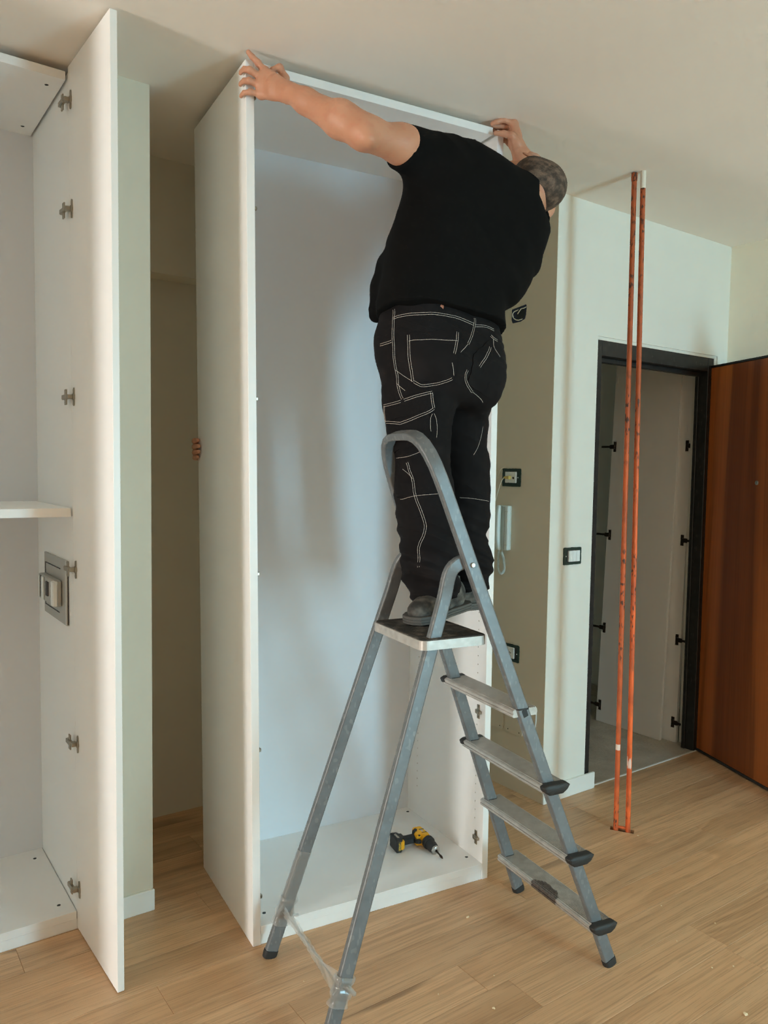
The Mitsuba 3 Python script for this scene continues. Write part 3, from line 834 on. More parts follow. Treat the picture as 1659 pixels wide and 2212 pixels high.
N = 60
s = np.linspace(0, 1, N)
band = []
for j, (off, wid, ph) in enumerate(((0.0, .022, 0.0), (.006, .017, 1.2), (-.006, .013, 2.4))):
    pth = fa + (na - fa) * s[:, None] + V(0, 0, -.02) * (np.sin(np.pi * s) * .25)[:, None]
    w = wid * (1.15 - .75 * np.sin(np.pi * s) ** .7 + .55 * s ** 3)
    ang = ph + s * 1.7 + .4 * np.sin(9 * s + j)
    rows_ = []
    for i in range(N):
        e = V(math.cos(ang[i]) * .75, 0.05, math.sin(ang[i]))
        for x in np.linspace(-1, 1, 9):
            rows_.append(pth[i] + V(off, 0, off * .6) + e * w[i] * x + V(.0025 * math.sin(5.1 * x * 2 + 7 * s[i] * 4 + j), 0, .0025 * math.cos(6.3 * x + 5 * s[i] * 6)))
    f = []
    for i in range(N - 1):
        for x in range(8):
            a = i * 9 + x
            f += [(a, a + 1, a + 10), (a, a + 10, a + 9)]
    band.append(trimesh.Trimesh(np.array(rows_), np.array(f), process=False))
obj('twisted_band', L(cat(*band)), 'm_wrap', wr, smooth=True)
for (c, d, h, seed) in ((fa, V(-RK, -RKB, 1), .085, 1), (na, V(-RK, RKB, 1), .075, 2)):
    d = unit(d)
    pr = np.array(rrect(.052, .034, .014, 8).exterior.coords)[:-1]
    m = sweep([c + d * h * x for x in np.linspace(-.5, .5, 22)], pr, V(1, 0, 0), cap=False, scale=1 + .12 * np.sin(np.linspace(0, 14, 22) + seed))
    obj('wrapped_end', L(crumple(m, .005, 55, seed)), 'm_wrap', wr, smooth=True)
m = sweep([fa + unit(V(-RK, -RKB, 1)) * x for x in np.linspace(.03, .19, 16)], np.array(rrect(.045, .027, .011, 6).exterior.coords)[:-1], V(1, 0, 0), cap=False)
obj('wrapped_end', L(crumple(m, .002, 70, 5)), 'm_wrap', wr, smooth=True)
for (c, e0) in ((fa, V(.03, 0, .015)), (na, V(.01, 0, -.01))):
    kn = [c + V(rw.normal(0, .014), rw.normal(0, .012) + .0, rw.normal(0, .012)) + V(-.012, 0, 0) for _ in range(7)]
    obj('knot', L(tube(curve(kn, 60), .0055, 7)), 'm_wrap', wr, smooth=True)

# ================================================================== CORDLESS DRILL on the wardrobe's bottom panel
bsdf('m_drill_yellow', S(238, 178, 32), 0.4)
bsdf('m_drill_black', S(30, 30, 30), 0.5)
bsdf('m_drill_label', S(232, 196, 70), 0.4)
bsdf('m_drill_print', S(210, 196, 180), 0.5)
dk = thing('cordless_drill', 'yellow and black cordless drill lying on the wardrobe bottom', 'drill')
# own axes: x from the battery to the head along the grip, y towards the chuck, z up; lying on its side
DZ0 = .0605
dg, dc = unit(V(0.128, -0.010, 0)) * .78, unit(V(-0.012, -0.132, 0)) * .78
DO = V(0.640, 0.240, DZ0)
D = lambda m: put(place(m, DO, dg, dc, (0, 0, .78)))


def soft(poly, h, z0, r=.005):
    """The outline extruded with rounded rims."""
    m = None
    parts = []
    for k in range(5):
        t = k / 4 * math.pi / 2
        parts.append((poly.buffer(-r * (1 - math.sin(t))), z0 + r * (1 - math.cos(t)) * 1.0, ))
    lev = [(poly.buffer(-r * (1 - math.cos(a))), z0 + r * (1 - math.sin(a))) for a in np.linspace(math.pi / 2, 0, 5)][::-1]
    out = []
    seq = [(-r * (1 - math.cos(a)), z0 + r - r * math.sin(a)) for a in np.linspace(math.pi / 2, 0, 5)] + [(-r * (1 - math.cos(a)), z0 + h - r + r * math.sin(a)) for a in np.linspace(0, math.pi / 2, 5)]
    for (o0, za), (o1, zb) in zip(seq[:-1], seq[1:]):
        if zb - za < 1e-5: continue
        p_ = poly.buffer(min(o0, o1) * .5 + max(o0, o1) * .5)
        if not p_.is_empty:
            out.append(m3.Manifold(m3.Mesh(*(lambda q: (np.asarray(q.vertices, np.float32), np.asarray(q.faces, np.uint32)))(extrude(p_ if p_.geom_type == 'Polygon' else max(p_.geoms, key=lambda g: g.area), zb - za + 1e-4)))).translate((0, 0, za)))
    u = out[0]
    for o in out[1:]:
        u = u + o
    q = u.to_mesh()
    return trimesh.Trimesh(q.vert_properties[:, :3], q.tri_verts)


bat = Polygon([(-.004, -.040), (.030, -.034), (.034, -.020), (.033, .012), (.030, .036), (.022, .046), (-.004, .044)]).buffer(-.004).buffer(.004)
obj('battery', D(soft(bat, .066, 0.0, .007)), 'm_drill_black', dk, smooth=30, label='black slide battery')
obj('battery_clip', D(soft(Polygon([(.018, .016), (.040, .012), (.040, .040), (.026, .050), (.018, .046)]).buffer(-.003).buffer(.003), .040, .013, .004)), 'm_drill_yellow', dk, smooth=30, label='yellow release catch')
obj('battery_top', D(soft(Polygon([(.030, -.034), (.052, -.026), (.052, .018), (.030, .026)]).buffer(-.003).buffer(.003), .052, .007, .005)), 'm_drill_black', dk, smooth=30)
grip = Polygon([(.044, -.020), (.07, -.019), (.10, -.021), (.122, -.026), (.128, .014), (.10, .017), (.07, .017), (.044, .020)]).buffer(.003)
obj('grip', D(soft(grip, .034, .016, .013)), 'm_drill_black', dk, smooth=30, label='black rubber grip')
hub = Polygon([(.108, .008), (.118, -.022), (.122, -.048), (.130, -.060), (.160, -.062), (.176, -.056), (.180, .020), (.176, .050), (.140, .052), (.132, .030), (.112, .026)]).buffer(-.004).buffer(.004)
obj('motor_housing', D(soft(hub, .058, .004, .014)), 'm_drill_yellow', dk, smooth=30, label='yellow motor housing')
obj('trigger', D(soft(Polygon([(.104, .016), (.128, .024), (.128, .046), (.112, .044), (.102, .034)]).buffer(.001), .018, .024, .005)), 'm_drill_black', dk, smooth=30)
obj('rubber_patch', D(cat(soft(Polygon([(.114, -.030), (.136, -.050), (.146, -.030), (.132, -.004), (.116, -.006)]).buffer(.001), .060, .003, .012))), 'm_drill_black', dk, smooth=30)
ax = unit(V(.10, .99, -.16))
co = V(.158, .046, .034)
obj('torque_collar', D(lathe([(0, .029), (.004, .031), (.022, .031), (.026, .028), (.027, .024)], co, ax, 24)), 'm_drill_black', dk, smooth=30)
obj('chuck', D(lathe([(0, .0255), (.030, .0250), (.048, .021), (.050, .018)], co + ax * .024, ax, 24)), 'm_drill_black', dk, smooth=30)
obj('chuck_nose', D(lathe([(0, .0205), (.004, .0215), (.010, .0195), (.013, .015), (.014, .008), (.006, .0075)], co + ax * .072, ax, 24)), 'm_steel', dk, smooth=30, label='steel chuck nose')
ax2 = unit(V(.17, .98, -.30))
obj('bit', D(cat(lathe([(0, .0038), (.040, .0038), (.042, .003)], co + ax * .078, ax2, 6), lathe([(0, .0056), (.012, .0056), (.022, .001)], co + ax * .078 + ax2 * .038, ax2, 6))), 'm_bronze', dk, smooth=30)
for a in (-.022, .012):
    obj('vent_slot', D(soft(Polygon([(.146, a - .003), (.172, a - .003), (.172, a + .003), (.146, a + .003)]), .004, .0585, .0012)), 'm_drill_black', dk)
obj('selector', D(lathe([(0, .005), (.003, .005)], (.124, .030, .058), (0, 0, 1), 14)), 'm_drill_black', dk)
obj('sticker', D(soft(Polygon([(.150, -.018), (.160, -.018), (.160, .004), (.150, .004)]), .0010, .0618, .0003)), 'm_drill_print', dk)
# the lettering on the battery faces
tm = meshkit.text_mesh('DEWALT', .0105, .0008, bold=True)
tm.apply_translation(-tm.bounds.mean(0))
w_ = tm.bounds[1, 0] - tm.bounds[0, 0]
tm.apply_scale((.044 / w_, 1, 1))
obj('lettering', D(place(tm, (.012, .0452, .033), (0, 0, 1), (1, 0, 0), (0, 1, 0))), 'm_drill_label', dk)
obj('lettering', D(place(tm.copy(), (.013, .004, .0662), (0, -1, 0), (1, 0, 0), (0, 0, 1))), 'm_drill_print', dk)

# ================================================================== SCRAPS ON THE FLOOR
rc = np.random.default_rng(3)
bsdf('m_chip', S(226, 206, 170), 0.7)
for (x, y, z_, lab) in ((2.334, 2.268, 0, 'small white plastic dowel lying on the floor behind the ladder treads'),):
    tag(obj('wall_plug', rod((x - .012, y - .01, .006), (x + .010, y + .008, .006), .005, 10, .004), 'm_white_plastic', smooth=40), lab, 'plastic plug')
CH = [(2.175, 2.068, .005), (2.288, 2.119, .0025)]
CH += [(1.711, 1.879, .006), (1.578, 1.611, .003), (1.477, 1.507, .005), (1.387, 1.639, .003), (2.320, 1.559, .003), (2.042, 1.096, .007), (2.154, 1.266, .003), (2.215, 1.233, .003),
       (2.690, 1.929, .004), (2.379, 1.394, .003), (1.098, 1.904, .0025), (2.183, 1.406, .0025)]
for x, y, s in CH:
    m = trimesh.creation.icosphere(subdivisions=1, radius=s)
    v = np.array(m.vertices) * V(1, .55 + .3 * rc.random(), .35) + rc.normal(0, s * .12, m.vertices.shape)
    a = rc.random() * 6.28
    v = v @ np.array([[math.cos(a), math.sin(a), 0], [-math.sin(a), math.cos(a), 0], [0, 0, 1]])
    v[:, 2] -= v[:, 2].min()
    m.vertices = v + V(x, y, .0002)
    tag(obj('wood_chip', m, 'm_chip'), 'tiny pale wood chip left on the oak floor', 'wood chip', 'wood chips scattered on the floor')

# ================================================================== PEOPLE
class Field:
    """A signed distance field on a grid, built from smoothly joined pieces, and its surface."""
    def __init__(self, lo, hi, h, far=0.06):
        self.lo, self.h = np.asarray(lo, float), h
        self.n = np.ceil((np.asarray(hi, float) - self.lo) / h).astype(int) + 1
        self.f = np.full(self.n, far, np.float32)

    def sub(self, lo, hi, pad):
        i0 = np.maximum(np.floor((np.asarray(lo) - pad - self.lo) / self.h).astype(int), 0)
        i1 = np.minimum(np.ceil((np.asarray(hi) + pad - self.lo) / self.h).astype(int) + 1, self.n)
        if np.any(i1 <= i0):
            return None, None
        g = np.stack(np.meshgrid(*[self.lo[k] + self.h * np.arange(i0[k], i1[k]) for k in range(3)], indexing='ij'), -1).astype(np.float32)
        return tuple(slice(a, b) for a, b in zip(i0, i1)), g

    def join(self, s, d, k):
        a = self.f[s]
        if k > 0:
            h = np.maximum(k - np.abs(a - d), 0) / k
            self.f[s] = np.minimum(a, d) - h * h * k * 0.25
        else:
            self.f[s] = np.minimum(a, d)

    def cone(self, a, b, ra, rb=None, k=0.02):
        a, b = np.asarray(a, float), np.asarray(b, float); rb = ra if rb is None else rb
        R = max(ra, rb)
        s, g = self.sub(np.minimum(a, b) - R, np.maximum(a, b) + R, 0.06 if self.h > .003 else .02)
        if s is None: return
        ab = b - a
        t = np.clip(((g - a) @ ab) / max(ab @ ab, 1e-12), 0, 1)
        self.join(s, np.linalg.norm(g - a - t[..., None] * ab, axis=-1) - (ra + (rb - ra) * t), k)

    def chain(self, pts, rs, k=0.02):
        for i in range(len(pts) - 1):
            self.cone(pts[i], pts[i + 1], rs[i], rs[i + 1], k)

    def ell(self, c, r, axes=None, k=0.02):
        c, r = np.asarray(c, float), np.asarray(r, float); A = np.eye(3) if axes is None else np.asarray(axes, float)
        R = r.max()
        s, g = self.sub(c - R, c + R, 0.05 if self.h > .003 else .02)
        if s is None: return
        q = (g - c) @ A.T
        k0 = np.linalg.norm(q / r, axis=-1); k1 = np.linalg.norm(q / r ** 2, axis=-1)
        self.join(s, k0 * (k0 - 1) / np.maximum(k1, 1e-6), k)

    def grid(self):
        return self.sub(self.lo, self.lo + self.h * (self.n - 1), 0)[1]

    def cut(self, o, n):
        """Keeps the side that n points away from."""
        d = (self.grid() - np.asarray(o, float)) @ unit(np.asarray(n, float))
        self.f = np.maximum(self.f, d.astype(np.float32))

    def ripple(self, fn):
        self.f = self.f + fn(self.grid()).astype(np.float32)

    def mesh(self):
        f = self.f
        for ax in range(3):      # the border stays outside
            for e in (0, -1):
                ix = [slice(None)] * 3; ix[ax] = e; f[tuple(ix)] = np.maximum(f[tuple(ix)], 1e-3)
        ins = f < 0
        n = np.array(f.shape)
        acc, cnt = {}, {}
        cs = n - 1
        cell = lambda I: (I[:, 0] * cs[1] + I[:, 1]) * cs[2] + I[:, 2]
        pos, ids, quads = [], [], []
        for ax in range(3):
            a = [slice(None)] * 3; b = [slice(None)] * 3
            a[ax], b[ax] = slice(0, -1), slice(1, None)
            fa, fb = f[tuple(a)], f[tuple(b)]
            I = np.argwhere(ins[tuple(a)] != ins[tuple(b)])
            va, vb = fa[tuple(I.T)], fb[tuple(I.T)]
            t = va / (va - vb)
            p = I.astype(float); p[:, ax] += t
            u, w = (ax + 1) % 3, (ax + 2) % 3
            four = []
            for du, dw in ((-1, -1), (0, -1), (0, 0), (-1, 0)):
                J = I.copy(); J[:, u] += du; J[:, w] += dw
                four.append(cell(J)); pos.append(p); ids.append(four[-1])
            q = np.stack(four, 1)
            q[va > 0] = q[va > 0][:, ::-1]
            quads.append(q)
        pos, ids, quads = np.concatenate(pos), np.concatenate(ids), np.concatenate(quads)
        uq, inv = np.unique(ids, return_inverse=True)
        v = np.zeros((len(uq), 3)); c = np.bincount(inv, minlength=len(uq))
        for k in range(3):
            v[:, k] = np.bincount(inv, pos[:, k], len(uq)) / c
        Q = np.searchsorted(uq, quads)
        fcs = np.vstack([Q[:, [0, 1, 2]], Q[:, [0, 2, 3]]])
        return trimesh.Trimesh(self.lo + v * self.h, fcs, process=False)


def manifold(m):
    return m3.Manifold(m3.Mesh(np.asarray(m.vertices, np.float32), np.asarray(m.faces, np.uint32)))


def from_manifold(q):
    q = q.to_mesh()
    return trimesh.Trimesh(q.vert_properties[:, :3], q.tri_verts, process=False)


# skin, cloth, hair
def skin(p, n, uv):
    v = fbm(p.x * 14, p.y * 14, p.z * 14, 3)
    w = fbm(p.x * 70, p.y * 70, p.z * 70, 2)
    c = mix(S(180, 126, 98), S(196, 144, 116), v)
    c = mix(c, mi.Color3f(*S(182, 104, 82)), 0.22 * smoothstep(0.45, 0.8, w))
    return c


def skin_bump(p, n, uv):
    return fbm(p.x * 160, p.y * 160, p.z * 160, 3) * 0.0007


bsdf('m_skin', proc(skin), 0.5, spec=0.4, bump=skin_bump, eps=5e-4)
bsdf('m_skin_dark', S(168, 104, 80), 0.5)


def hair(p, n, uv):
    v = fbm(p.x * 60, p.y * 60, p.z * 60, 3)
    w = noise(p.x * 420, p.y * 420, p.z * 420)
    return mix(mix(S(66, 54, 46), S(118, 98, 84), smoothstep(0.3, 0.75, v)), S(40, 33, 29), 0.5 * w)


bsdf('m_hair', proc(hair), 0.7, spec=0.3, bump=lambda p, n, uv: noise(p.x * 500, p.y * 500, p.z * 500) * 0.0008, eps=4e-4)


def jersey(p, n, uv):
    v = fbm(p.x * 22, p.y * 22, p.z * 22, 3)
    lint = smoothstep(0.79, 0.83, noise(p.x * 330, p.y * 330, p.z * 330))
    return mix(mix(S(7, 7, 7), S(13, 12, 12), v), S(40, 40, 39), 0.12 * lint)


bsdf('m_jersey', proc(jersey), 0.9, spec=0.12, sheen=0.08)


def canvas(p, n, uv):
    v = fbm(p.x * 26, p.y * 26, p.z * 26, 3)
    rub = smoothstep(0.55, 0.8, fbm(p.x * 9 + 3, p.y * 9, p.z * 9, 3))
    return mix(mix(S(15, 13, 14), S(24, 21, 22), v), S(42, 37, 37), 0.35 * rub)


def canvas_bump(p, n, uv):
    return noise(p.x * 700, p.y * 700, p.z * 700) * 0.0002 + fbm(p.x * 45, p.y * 45, p.z * 30, 2) * 0.0035


bsdf('m_canvas', proc(canvas), 0.85, spec=0.16, sheen=0.08, bump=canvas_bump, eps=6e-4)
bsdf('m_stitch', S(176, 168, 160), 0.7)


def suede(p, n, uv):
    v = fbm(p.x * 40, p.y * 40, p.z * 40, 3)
    return mix(S(54, 52, 50), S(98, 94, 88), smoothstep(0.3, 0.75, v))


bsdf('m_shoe', proc(suede), 0.8, spec=0.2)
bsdf('m_sole', S(78, 76, 72), 0.7)
bsdf('m_sock', S(190, 190, 192), 0.8)

# ------------------------------------------------------------------ the man on the ladder: joints in metres
J = dict(pelvis=V(1.541, 1.881, 1.888), lhip=V(1.463, 1.896, 1.840), rhip=V(1.644, 1.878, 1.841), lkn=V(1.467, 1.853, 1.435), rkn=V(1.667, 1.883, 1.438),
         lan=V(1.540, 1.850, 1.125), ran=V(1.700, 1.926, 1.118), belly=V(1.545, 1.892, 2.102), chest=V(1.602, 1.888, 2.266), upper=V(1.690, 1.876, 2.375),
         c7=V(1.828, 1.834, 2.384), neck=V(1.864, 1.845, 2.405), head=V(1.900, 1.856, 2.441),
         lsh=V(1.487, 1.858, 2.424), lel=V(1.203, 1.814, 2.408), lwr=V(1.088, 2.011, 2.555), rsh=V(1.848, 1.863, 2.308), rel=V(2.055, 1.96, 2.425), rwr=V(1.962, 1.982, 2.600))
RT, UP, FW = V(.8148, -.5795, .0169), V(.0188, .0555, .9983), V(.5795, .8131, -.0561)      # directions of the pose: to the right, up, away
hu = unit(.90 * RT - .27 * UP + .22 * FW); hl = .25 * RT + .93 * UP - .22 * FW; hl = unit(hl - (hl @ hu) * hu); hf = np.cross(hl, hu)
HA = np.array([hf, hl, hu])


def wl(a, b, z):
    """A point by its place at the wardrobe: a along its front from the left side's face, b in front (-) or behind (+) its front, z up."""
    return WO + wx * (a + KL * z) + wy * b + V(0, 0, z)


def wr_(a, b, z):
    return WO + wx * (WW + a + KR * z) + wy * b + V(0, 0, z)


def hand(fd, wrist, fingers, thumb, palm_r=.0135, k=.010, fr=.0088):
    """Palm and five fingers. fingers: four chains of MCP, PIP, DIP, tip from index to little; thumb: base, MCP, IP, tip."""
    sizes = (1.0, 1.03, .98, .86)
    mc = [f[0] for f in fingers]
    cen = sum(mc) / 4
    for i, f in enumerate(fingers):
        s = sizes[i] * fr
        fd.cone(wrist + (f[0] - cen) * .45, f[0], palm_r * 1.05, palm_r * .88, k * 1.6)
    for i in range(3):
        fd.cone(mc[i], mc[i + 1], palm_r * .86, palm_r * .86, k * 1.3)
        fd.cone(wrist * .5 + mc[i] * .5, wrist * .5 + mc[i + 1] * .5, palm_r, palm_r, k * 1.5)
    fd.cone(wrist, thumb[0], palm_r * 1.15, palm_r * 1.1, k * 1.6)
    fd.cone(thumb[0], mc[0] * .75 + wrist * .25, palm_r * .95, palm_r * .8, k * 1.6)
    fd.chain(thumb, [palm_r * 1.05, fr * 1.3, fr * 1.13, fr * .92], k * .8)
    for i, f in enumerate(fingers):
        s = sizes[i] * fr
        g = Field(fd.lo, fd.lo + fd.h * (fd.n - 1), fd.h, far=.05)      # each finger joined on its own, so that fingers stay apart
        g.chain(f, [s * 1.16, s * 1.04, s * .95, s * .82], .003)
        g.ell(f[1], V(1, 1, 1) * s * 1.10, k=.004)
        near = np.linalg.norm(fd.grid() - f[0], axis=-1)
        kk = .007 * np.clip(1 - (near - .012) / .016, 0, 1) + .0004
        a, d = fd.f, g.f
        h = np.maximum(kk - np.abs(a - d), 0) / kk
        fd.f = (np.minimum(a, d) - h * h * kk * .25).astype(np.float32)


# left hand: fingers round the front edge of the left side, forefinger and thumb up at the top
zt = 2.578
LF = [[wl(.048, -.030, 2.640), wl(.030, -.024, 2.662), wl(.014, -.020, 2.676), wl(.004, -.016, 2.688)],
      [wl(.038, -.030, 2.618), wl(.004, -.027, 2.634), wl(-.0125, -.010, 2.640), wl(-.0105, .012, 2.640)],
      [wl(.036, -.029, 2.598), wl(.002, -.026, 2.604), wl(-.0125, -.008, 2.608), wl(-.0105, .014, 2.608)],
      [wl(.037, -.027, 2.574), wl(.006, -.023, 2.575), wl(-.0115, -.008, 2.574), wl(-.0100, .010, 2.573)]]
LT = [wl(.098, -.050, 2.600), wl(.108, -.038, 2.632), wl(.094, -.030, 2.662), wl(.074, -.024, 2.654)]
# right hand: forefinger over the top board's end, thumb under it, the others behind the corner
RF = [[wr_(.012, -.040, 2.690), wr_(-.022, -.030, 2.699), wr_(-.046, -.020, 2.690), wr_(-.058, -.012, 2.684)],
      [wr_(.026, -.024, 2.694), wr_(-.004, -.006, 2.692), wr_(-.026, .004, 2.690), wr_(-.040, .006, 2.689)],
      [wr_(.036, -.004, 2.676), wr_(.020, .022, 2.690), wr_(.000, .032, 2.690), wr_(-.014, .034, 2.689)],
      [wr_(.036, .012, 2.652), wr_(.026, .036, 2.664), wr_(.014, .052, 2.668), wr_(.012, .066, 2.664)]]
RTH = [wr_(.012, -.052, 2.622), wr_(-.008, -.056, 2.640), wr_(-.030, -.040, 2.647), wr_(-.052, -.024, 2.650)]

man = thing('person', 'man in black t-shirt and work trousers standing on the ladder, reaching to the wardrobe top', 'person')
bd = Field((0.98, 1.55, 1.03), (2.20, 2.20, 2.72), .0045)
# torso and legs under the clothes
bd.chain([J['pelvis'], J['belly'], J['chest'], J['upper']], [.085, .085, .105, .09], .05)
bd.cone(J['lhip'], J['rhip'], .085, .085, .04)
bd.chain([J['lhip'], J['lkn'], J['lan']], [.072, .048, .036], .03)
bd.chain([J['rhip'], J['rkn'], J['ran']], [.070, .046, .034], .03)
for an, tip in (('lan', V(-.09, -.024, -.050)), ('ran', V(-.09, -.01, -.046))):
    bd.chain([J[an], J[an] + V(.012, .003, -.042), J[an] + tip], [.032, .028, .020], .02)
# shoulders, arms
bd.cone(J['upper'], J['lsh'], .075, .062, .05); bd.cone(J['upper'], J['rsh'], .075, .06, .05)
bd.chain([J['lsh'], J['lsh'] * .5 + J['lel'] * .5 + V(0, -.004, .004), J['lel']], [.056, .0505, .0415], .03)
fa1 = J['lel'] * .68 + J['lwr'] * .32
bd.chain([J['lel'], fa1, J['lel'] * .2 + J['lwr'] * .8, J['lwr']], [.0415, .0455, .0330, .0285], .02)
bd.ell(J['lel'] + V(-.004, -.030, -.026), V(.020, .020, .018), k=.022)          # point of the elbow
bd.cone(fa1 + V(0, -.01, .016), J['lel'] + V(.03, -.006, .022), .028, .022, .03)  # brachioradialis
bd.chain([J['rsh'], J['rel']], [.056, .044], .03)
fa2 = J['rel'] * .66 + J['rwr'] * .34
bd.chain([J['rel'], fa2, J['rel'] * .2 + J['rwr'] * .8, J['rwr']], [.042, .045, .034, .028], .02)
# neck and head with a face, turned away
bd.cone(J['c7'], J['neck'] + hu * .01, .066, .060, .04)
hc = J['head']
bd.ell(hc - hf * .008 + hu * .022, V(.099, .077, .086), HA, .02)                 # skull
bd.ell(hc + hf * .035 - hu * .045, V(.062, .058, .070), HA, .03)                 # face
bd.ell(hc + hf * .062 - hu * .088, V(.030, .030, .022), HA, .02)                 # chin
bd.cone(hc + hf * .088 + hu * .006, hc + hf * .108 - hu * .030, .009, .014, .008)  # nose
bd.cone(hc + hf * .080 + hu * .014 + hl * .034, hc + hf * .080 + hu * .014 - hl * .034, .010, .010, .01)  # brow
for s_ in (-1, 1):
    bd.ell(hc + hf * .083 - hu * .004 + hl * s_ * .030, V(.012, .012, .009), HA, .003)   # eyes
bd.cone(hc + hf * .094 - hu * .056 + hl * .02, hc + hf * .094 - hu * .056 - hl * .02, .006, .006, .005)  # mouth
for s_ in (-1, 1):
    e0 = hc + hl * s_ * .074 - hf * .002 - hu * .036
    eax = np.array([unit(hf + hl * s_ * .35), unit(hl * s_ - hf * .35), hu])
    bd.ell(e0, V(.017, .0060, .033), eax, .004)
    bd.ell(e0 - hf * .013 + hu * .006 + hl * s_ * .006, V(.005, .006, .024), eax, .004)
body = bd.mesh()
hd = Field((0.99, 1.98, 2.50), (1.20, 2.20, 2.70), .0020, far=.05)
hd.chain([J['lel'] * .25 + J['lwr'] * .75, J['lwr']], [.0322, .0285], .01)
hand(hd, J['lwr'] + (wl(.05, -.03, 2.605) - J['lwr']) * .18, LF, LT)
he = Field((1.86, 1.92, 2.54), (2.06, 2.16, 2.72), .0020, far=.05)
he.chain([J['rel'] * .25 + J['rwr'] * .75, J['rwr']], [.0318, .0272], .01)
hand(he, J['rwr'] + (wr_(.02, -.02, 2.67) - J['rwr']) * .2, RF, RTH)
whole = manifold(body) + manifold(hd.mesh()) + manifold(he.mesh())
pieces = sorted(whole.decompose(), key=lambda q: -q.volume())
obj('body', from_manifold(pieces[0]), 'm_skin', man, smooth=True)
# fingernails
# hair: close-cropped, over the skull behind the hairline
hr = Field(hc - .13, hc + .13, .003)
hr.ell(hc - hf * .008 + hu * .022, V(.1020, .0800, .0890), HA, .02)
hr.ell(hc - hf * .035 - hu * .030, V(.068, .066, .052), HA, .03)
hr.cut(hc + hf * .030 - hu * .02, unit(hf * .75 - hu * .70))
hr.cut(hc - hu * .085 - hf * .03, unit(-hu * .9 + hf * .15))
G_ = hr.grid()
for s_ in (-1, 1):   # bare round the ears
    e0 = hc + hl * s_ * .078 + hf * .008 - hu * .046
    hr.f = np.maximum(hr.f, (.040 - np.linalg.norm((G_ - e0) * V(1, 1, 1), axis=-1)).astype(np.float32))
obj('hair', hr.mesh(), 'm_hair', man, smooth=True, label='dark close-cropped hair')

# t-shirt: rows across the torso from hem to shoulders (left end, right end, thickness)
sh = Field((1.24, 1.66, 1.84), (2.12, 2.12, 2.56), .0055)
ROWS = [(V(1.370, 1.845, 1.905), V(1.672, 1.850, 1.905), .122), (V(1.390, 1.870, 2.010), V(1.672, 1.855, 1.990), .117), (V(1.410, 1.872, 2.095), V(1.705, 1.850, 2.070), .117),
        (V(1.435, 1.872, 2.170), V(1.775, 1.850, 2.115), .118), (V(1.465, 1.870, 2.245), V(1.820, 1.855, 2.185), .118), (V(1.475, 1.868, 2.320), V(1.850, 1.850, 2.250), .112),
        (V(1.490, 1.862, 2.385), V(1.855, 1.850, 2.300), .095), (V(1.560, 1.862, 2.415), V(1.850, 1.850, 2.340), .084)]
for a, b, r in ROWS:
    m_ = (b - a) / np.linalg.norm(b - a) * r * .42
    sh.cone(a + m_, b - m_, r, r, .045)
sh.cone(V(1.62, 1.86, 2.415), J['c7'] + V(-.015, .0, -.006), .080, .074, .05)
sh.cone(J['c7'] + V(-.03, 0, -.005), J['c7'] + V(.012, -.001, .006), .074, .0725, .02)
f0 = sh.grid()
for sj, ej, t0, t1, r0, r1 in (('lsh', 'lel', -.05, .50, .078, .060), ('rsh', 'rel', -.05, .52, .078, .066)):
    sl = Field((1.24, 1.66, 1.84), (2.12, 2.12, 2.56), .0055)
    a_, b_ = J[sj], J[ej]
    sl.cone(a_ + (b_ - a_) * t0 + V(0, 0, -.012), a_ + (b_ - a_) * t1, r0, r1, 0)
    ax_ = unit(unit(b_ - a_) + (0.18 * UP if sj == 'lsh' else 0))
    d_ = (f0 - (a_ + (b_ - a_) * (t1 - .02))) @ ax_
    sl.f = np.maximum(sl.f, d_.astype(np.float32))
    kk = .05
    h_ = np.maximum(kk - np.abs(sh.f - sl.f), 0) / kk
    sh.f = np.minimum(sh.f, sl.f) - h_ * h_ * kk * .25
sh.ell(V(1.880, 1.886, 2.288), V(.060, .075, .070), k=.04)
sh.ell(V(1.858, 1.845, 2.318), V(.05, .06, .052), k=.04)
sh.chain([V(1.402, 2.034, 1.972), V(1.440, 2.005, 2.066), V(1.475, 1.965, 2.150)], [.013, .042, .062], .07)       # the loose front hem hanging down at the left
sh.cut(V(1.45, 1.78, 1.968), unit(V(-.11, -.20, -1)))
nk_ = np.linalg.norm((f0 - J['c7']) - ((f0 - J['c7']) @ hu)[..., None] * hu, axis=-1)
sh.f = np.where(nk_ < .080, np.maximum(sh.f, ((f0 - J['c7']) @ hu - .037).astype(np.float32)), sh.f)
sh.f = np.maximum(sh.f, (.026 - np.linalg.norm((f0 - V(1.437, 1.800, 1.965)) * V(1, .5, 1.3), axis=-1)).astype(np.float32))


def folds(g):
    q = g * 1.0
    w = meshkit.fbm(np.stack([q @ unit(RT + UP * .9) * 11, q @ unit(RT * -.8 + UP) * 3.2, q @ FW * 3], -1), 2, 4)
    w2 = meshkit.fbm(q * 7.0, 2, 9)
        # long folds fanning from the right waist up towards the left shoulder
    ph = (q @ unit(RT * .75 + UP * .66)) * 46 + 5 * meshkit.fbm(q * 5.0, 2, 3)
    fan = np.maximum(np.sin(ph), -.2) * np.clip((meshkit.noise(q * 6.0, 5) - .42) * 4, 0, 1) * np.clip((2.30 - g[..., 2]) / .15, 0, 1)
    return (np.abs(w - .5) - .15) * .036 * (.4 + w2) - fan * .0075


sh.ripple(folds)
obj('t_shirt', sh.mesh(), 'm_jersey', man, smooth=True)
rimc = J['c7'] + hu * .0345
pth = [rimc + (math.cos(t) * unit(np.cross(hu, hf)) + math.sin(t) * hf) * .073 for t in np.linspace(0, 2 * np.pi, 49)]

